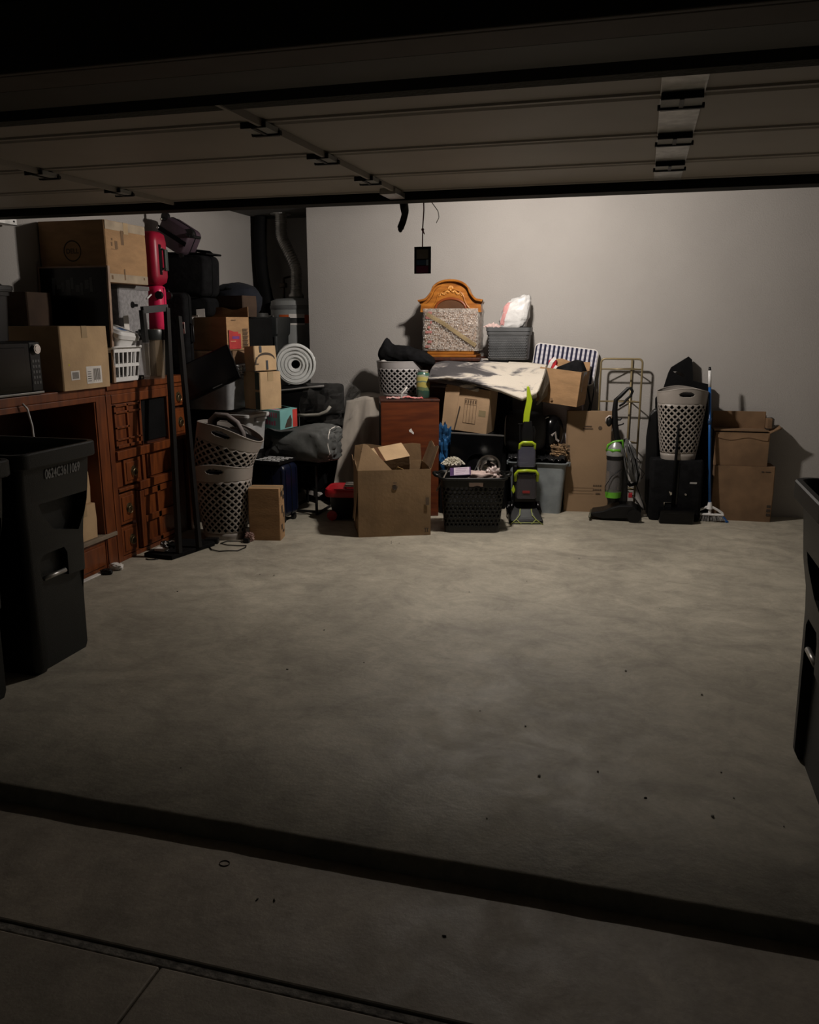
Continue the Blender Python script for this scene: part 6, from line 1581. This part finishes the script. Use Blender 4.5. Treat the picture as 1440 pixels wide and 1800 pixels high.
# right hand cartons -------------------------------------------------------------------
t = carton('bottom cardboard box of the right hand stack beside the broom', (.865, 7.17, 0), R(3), .47, .215, .455, m=CARD3, tape=False)
q = MB()
for z in (.05, .085, .12): q.box(.195, .225, -.1110, -.1104, z, z+.022)
q.box(.13, .15, -.1110, -.1104, .41, .42); q.box(.16, .20, -.1110, -.1104, .412, .418); q.build('print', INK, t)
t = carton('open topped cardboard box stacked on the right hand bottom box', (.83, 7.175, .457), R(3), .41, .20, .27, m=CARD3, opened=True, flaps={'back': (2, .12), 'right': (65, .10), 'front': (172, .05)}, warp=.003)
b = MB(); b.box(-.195, .195, -.09, .09, .01, .20, bev=.01); b.build('packing', mat('pack_brown', (.06, .04, .02), .9), t)
t = thing('long_flat_carton', 'long narrow cardboard tray lying across the top of the right hand stack', 'box', (.82, 7.17, .735), rz=R(3))
b = MB(); b.box(-.21, .20, -.085, .09, 0, .012, bev=.003); b.box(-.21, .20, .055, .07, .0, .15, bev=.003); b.build('tray', CARD3, t)
b = MB(); b.box(.201, .24, -.02, .06, .02, .10, bev=.003); b.build('end_flap', CARD3, t)

# ================================================================ LITTLE THINGS ON THE FLOOR
t = thing('white_sock', 'crumpled white cloth on the floor at the foot of the shelf unit', 'cloth', at(205, 1001, Z=0)+Vector((.0, .0, 0)))
soft(0, 0, .02, .045, .03, .022, .3, 7, 1).build('cloth', PAPER, t, smooth=True)
t = thing('dark_sandal', 'small black rubber piece beside the white cloth on the floor', 'rubber', at(188, 1009, Z=0))
soft(0, 0, .016, .04, .022, .018, .25, 6, 2).build('rubber', BLK, t, smooth=True)
t = thing('paper_strip', 'long white paper strip on the floor along the shelf unit plinth', 'paper', at(160, 1017, Z=0))
b = MB(); b.box(-.02, .015, -.14, .12, 0, .008, bev=.003); b.build('strip', PAPER, t)
t = thing('black_cable_end', 'short black cable end curled on the floor before the black stand', 'cable', at(268, 984, Z=0))
b = MB(); b.tube([(-.05, 0, .004), (-.02, -.015, .004), (.0, -.01, .004), (.02, .0, .004), (.035, .02, .004)], .004, n=6); b.build('cable', BLK, t, smooth=True)
t = thing('rubber_band', 'thin brown rubber ring lying on the concrete apron outside', 'ring', at(395, 1518, Z=ap))
b = MB(); b.tube([(.016*math.cos(k*PI/10), .013*math.sin(k*PI/10), .0015) for k in range(20)], .0014, n=6, closed=True); b.build('band', mat('band_brown', (.07, .05, .035), .7), t, smooth=True)
crumb_px = [(457, 1010), (482, 1012), (308, 1041), (825, 1041), (926, 1022), (1018, 982), (318, 1350), (1051, 1357), (1268, 1358), (1234, 1222), (844, 1250), (924, 1277), (1290, 1403), (1253, 1436), (1378, 1453), (688, 952), (856, 1439), (948, 1365), (1160, 1070), (570, 1108), (640, 1165), (1100, 1180)]
proto = None
CR1 = mat('crumb_pale', (.5, .47, .43), .9, var=.3, vscale=90)
for i, (x, y) in enumerate(crumb_px):
    p = at(x, y, Z=0)
    if proto is None:
        c = soft(0, 0, .003, .0045, .0035, .0035, .5, 5, 3); o = c.build('concrete_crumb', CR1, None); proto = o
        tag(o, 'tiny pale concrete crumb lying loose on the garage floor', 'crumb', 'crumbs on the garage floor')
    else: o = proto.copy(); C.objects.link(o)
    o.location = p; k_ = (.6, 1.0, .5, .75)[i % 4]; o.scale = (k_, k_, k_); o.rotation_euler.z = i*1.7
dk = None
for i, (x, y) in enumerate([(505, 1177), (688, 955), (702, 955), (312, 1040), (1135, 1403), (452, 1582), (482, 1583), (781, 1646)]):
    z = 0 if y < 1500 else ap
    if dk is None:
        c = soft(0, 0, .0015, .0055, .002, .0018, .6, 5, 8); dk = o = c.build('dark_chip', mat('chip_dark', (.04, .035, .03), .9), None)
        tag(o, 'tiny dark chip of dirt lying loose on the concrete', 'crumb', 'dark chips on the concrete')
    else: o = dk.copy(); C.objects.link(o)
    o.location = at(x, y, Z=z); o.rotation_euler.z = i*.9

# ================================================================ NIGHT OUTSIDE
W_ = bpy.data.worlds.new('night'); S.world = W_; W_.use_nodes = True
W_.node_tree.nodes['Background'].inputs[0].default_value = (.55, .62, .60, 1)
W_.node_tree.nodes['Background'].inputs[1].default_value = .0045
S.view_settings.exposure = 0
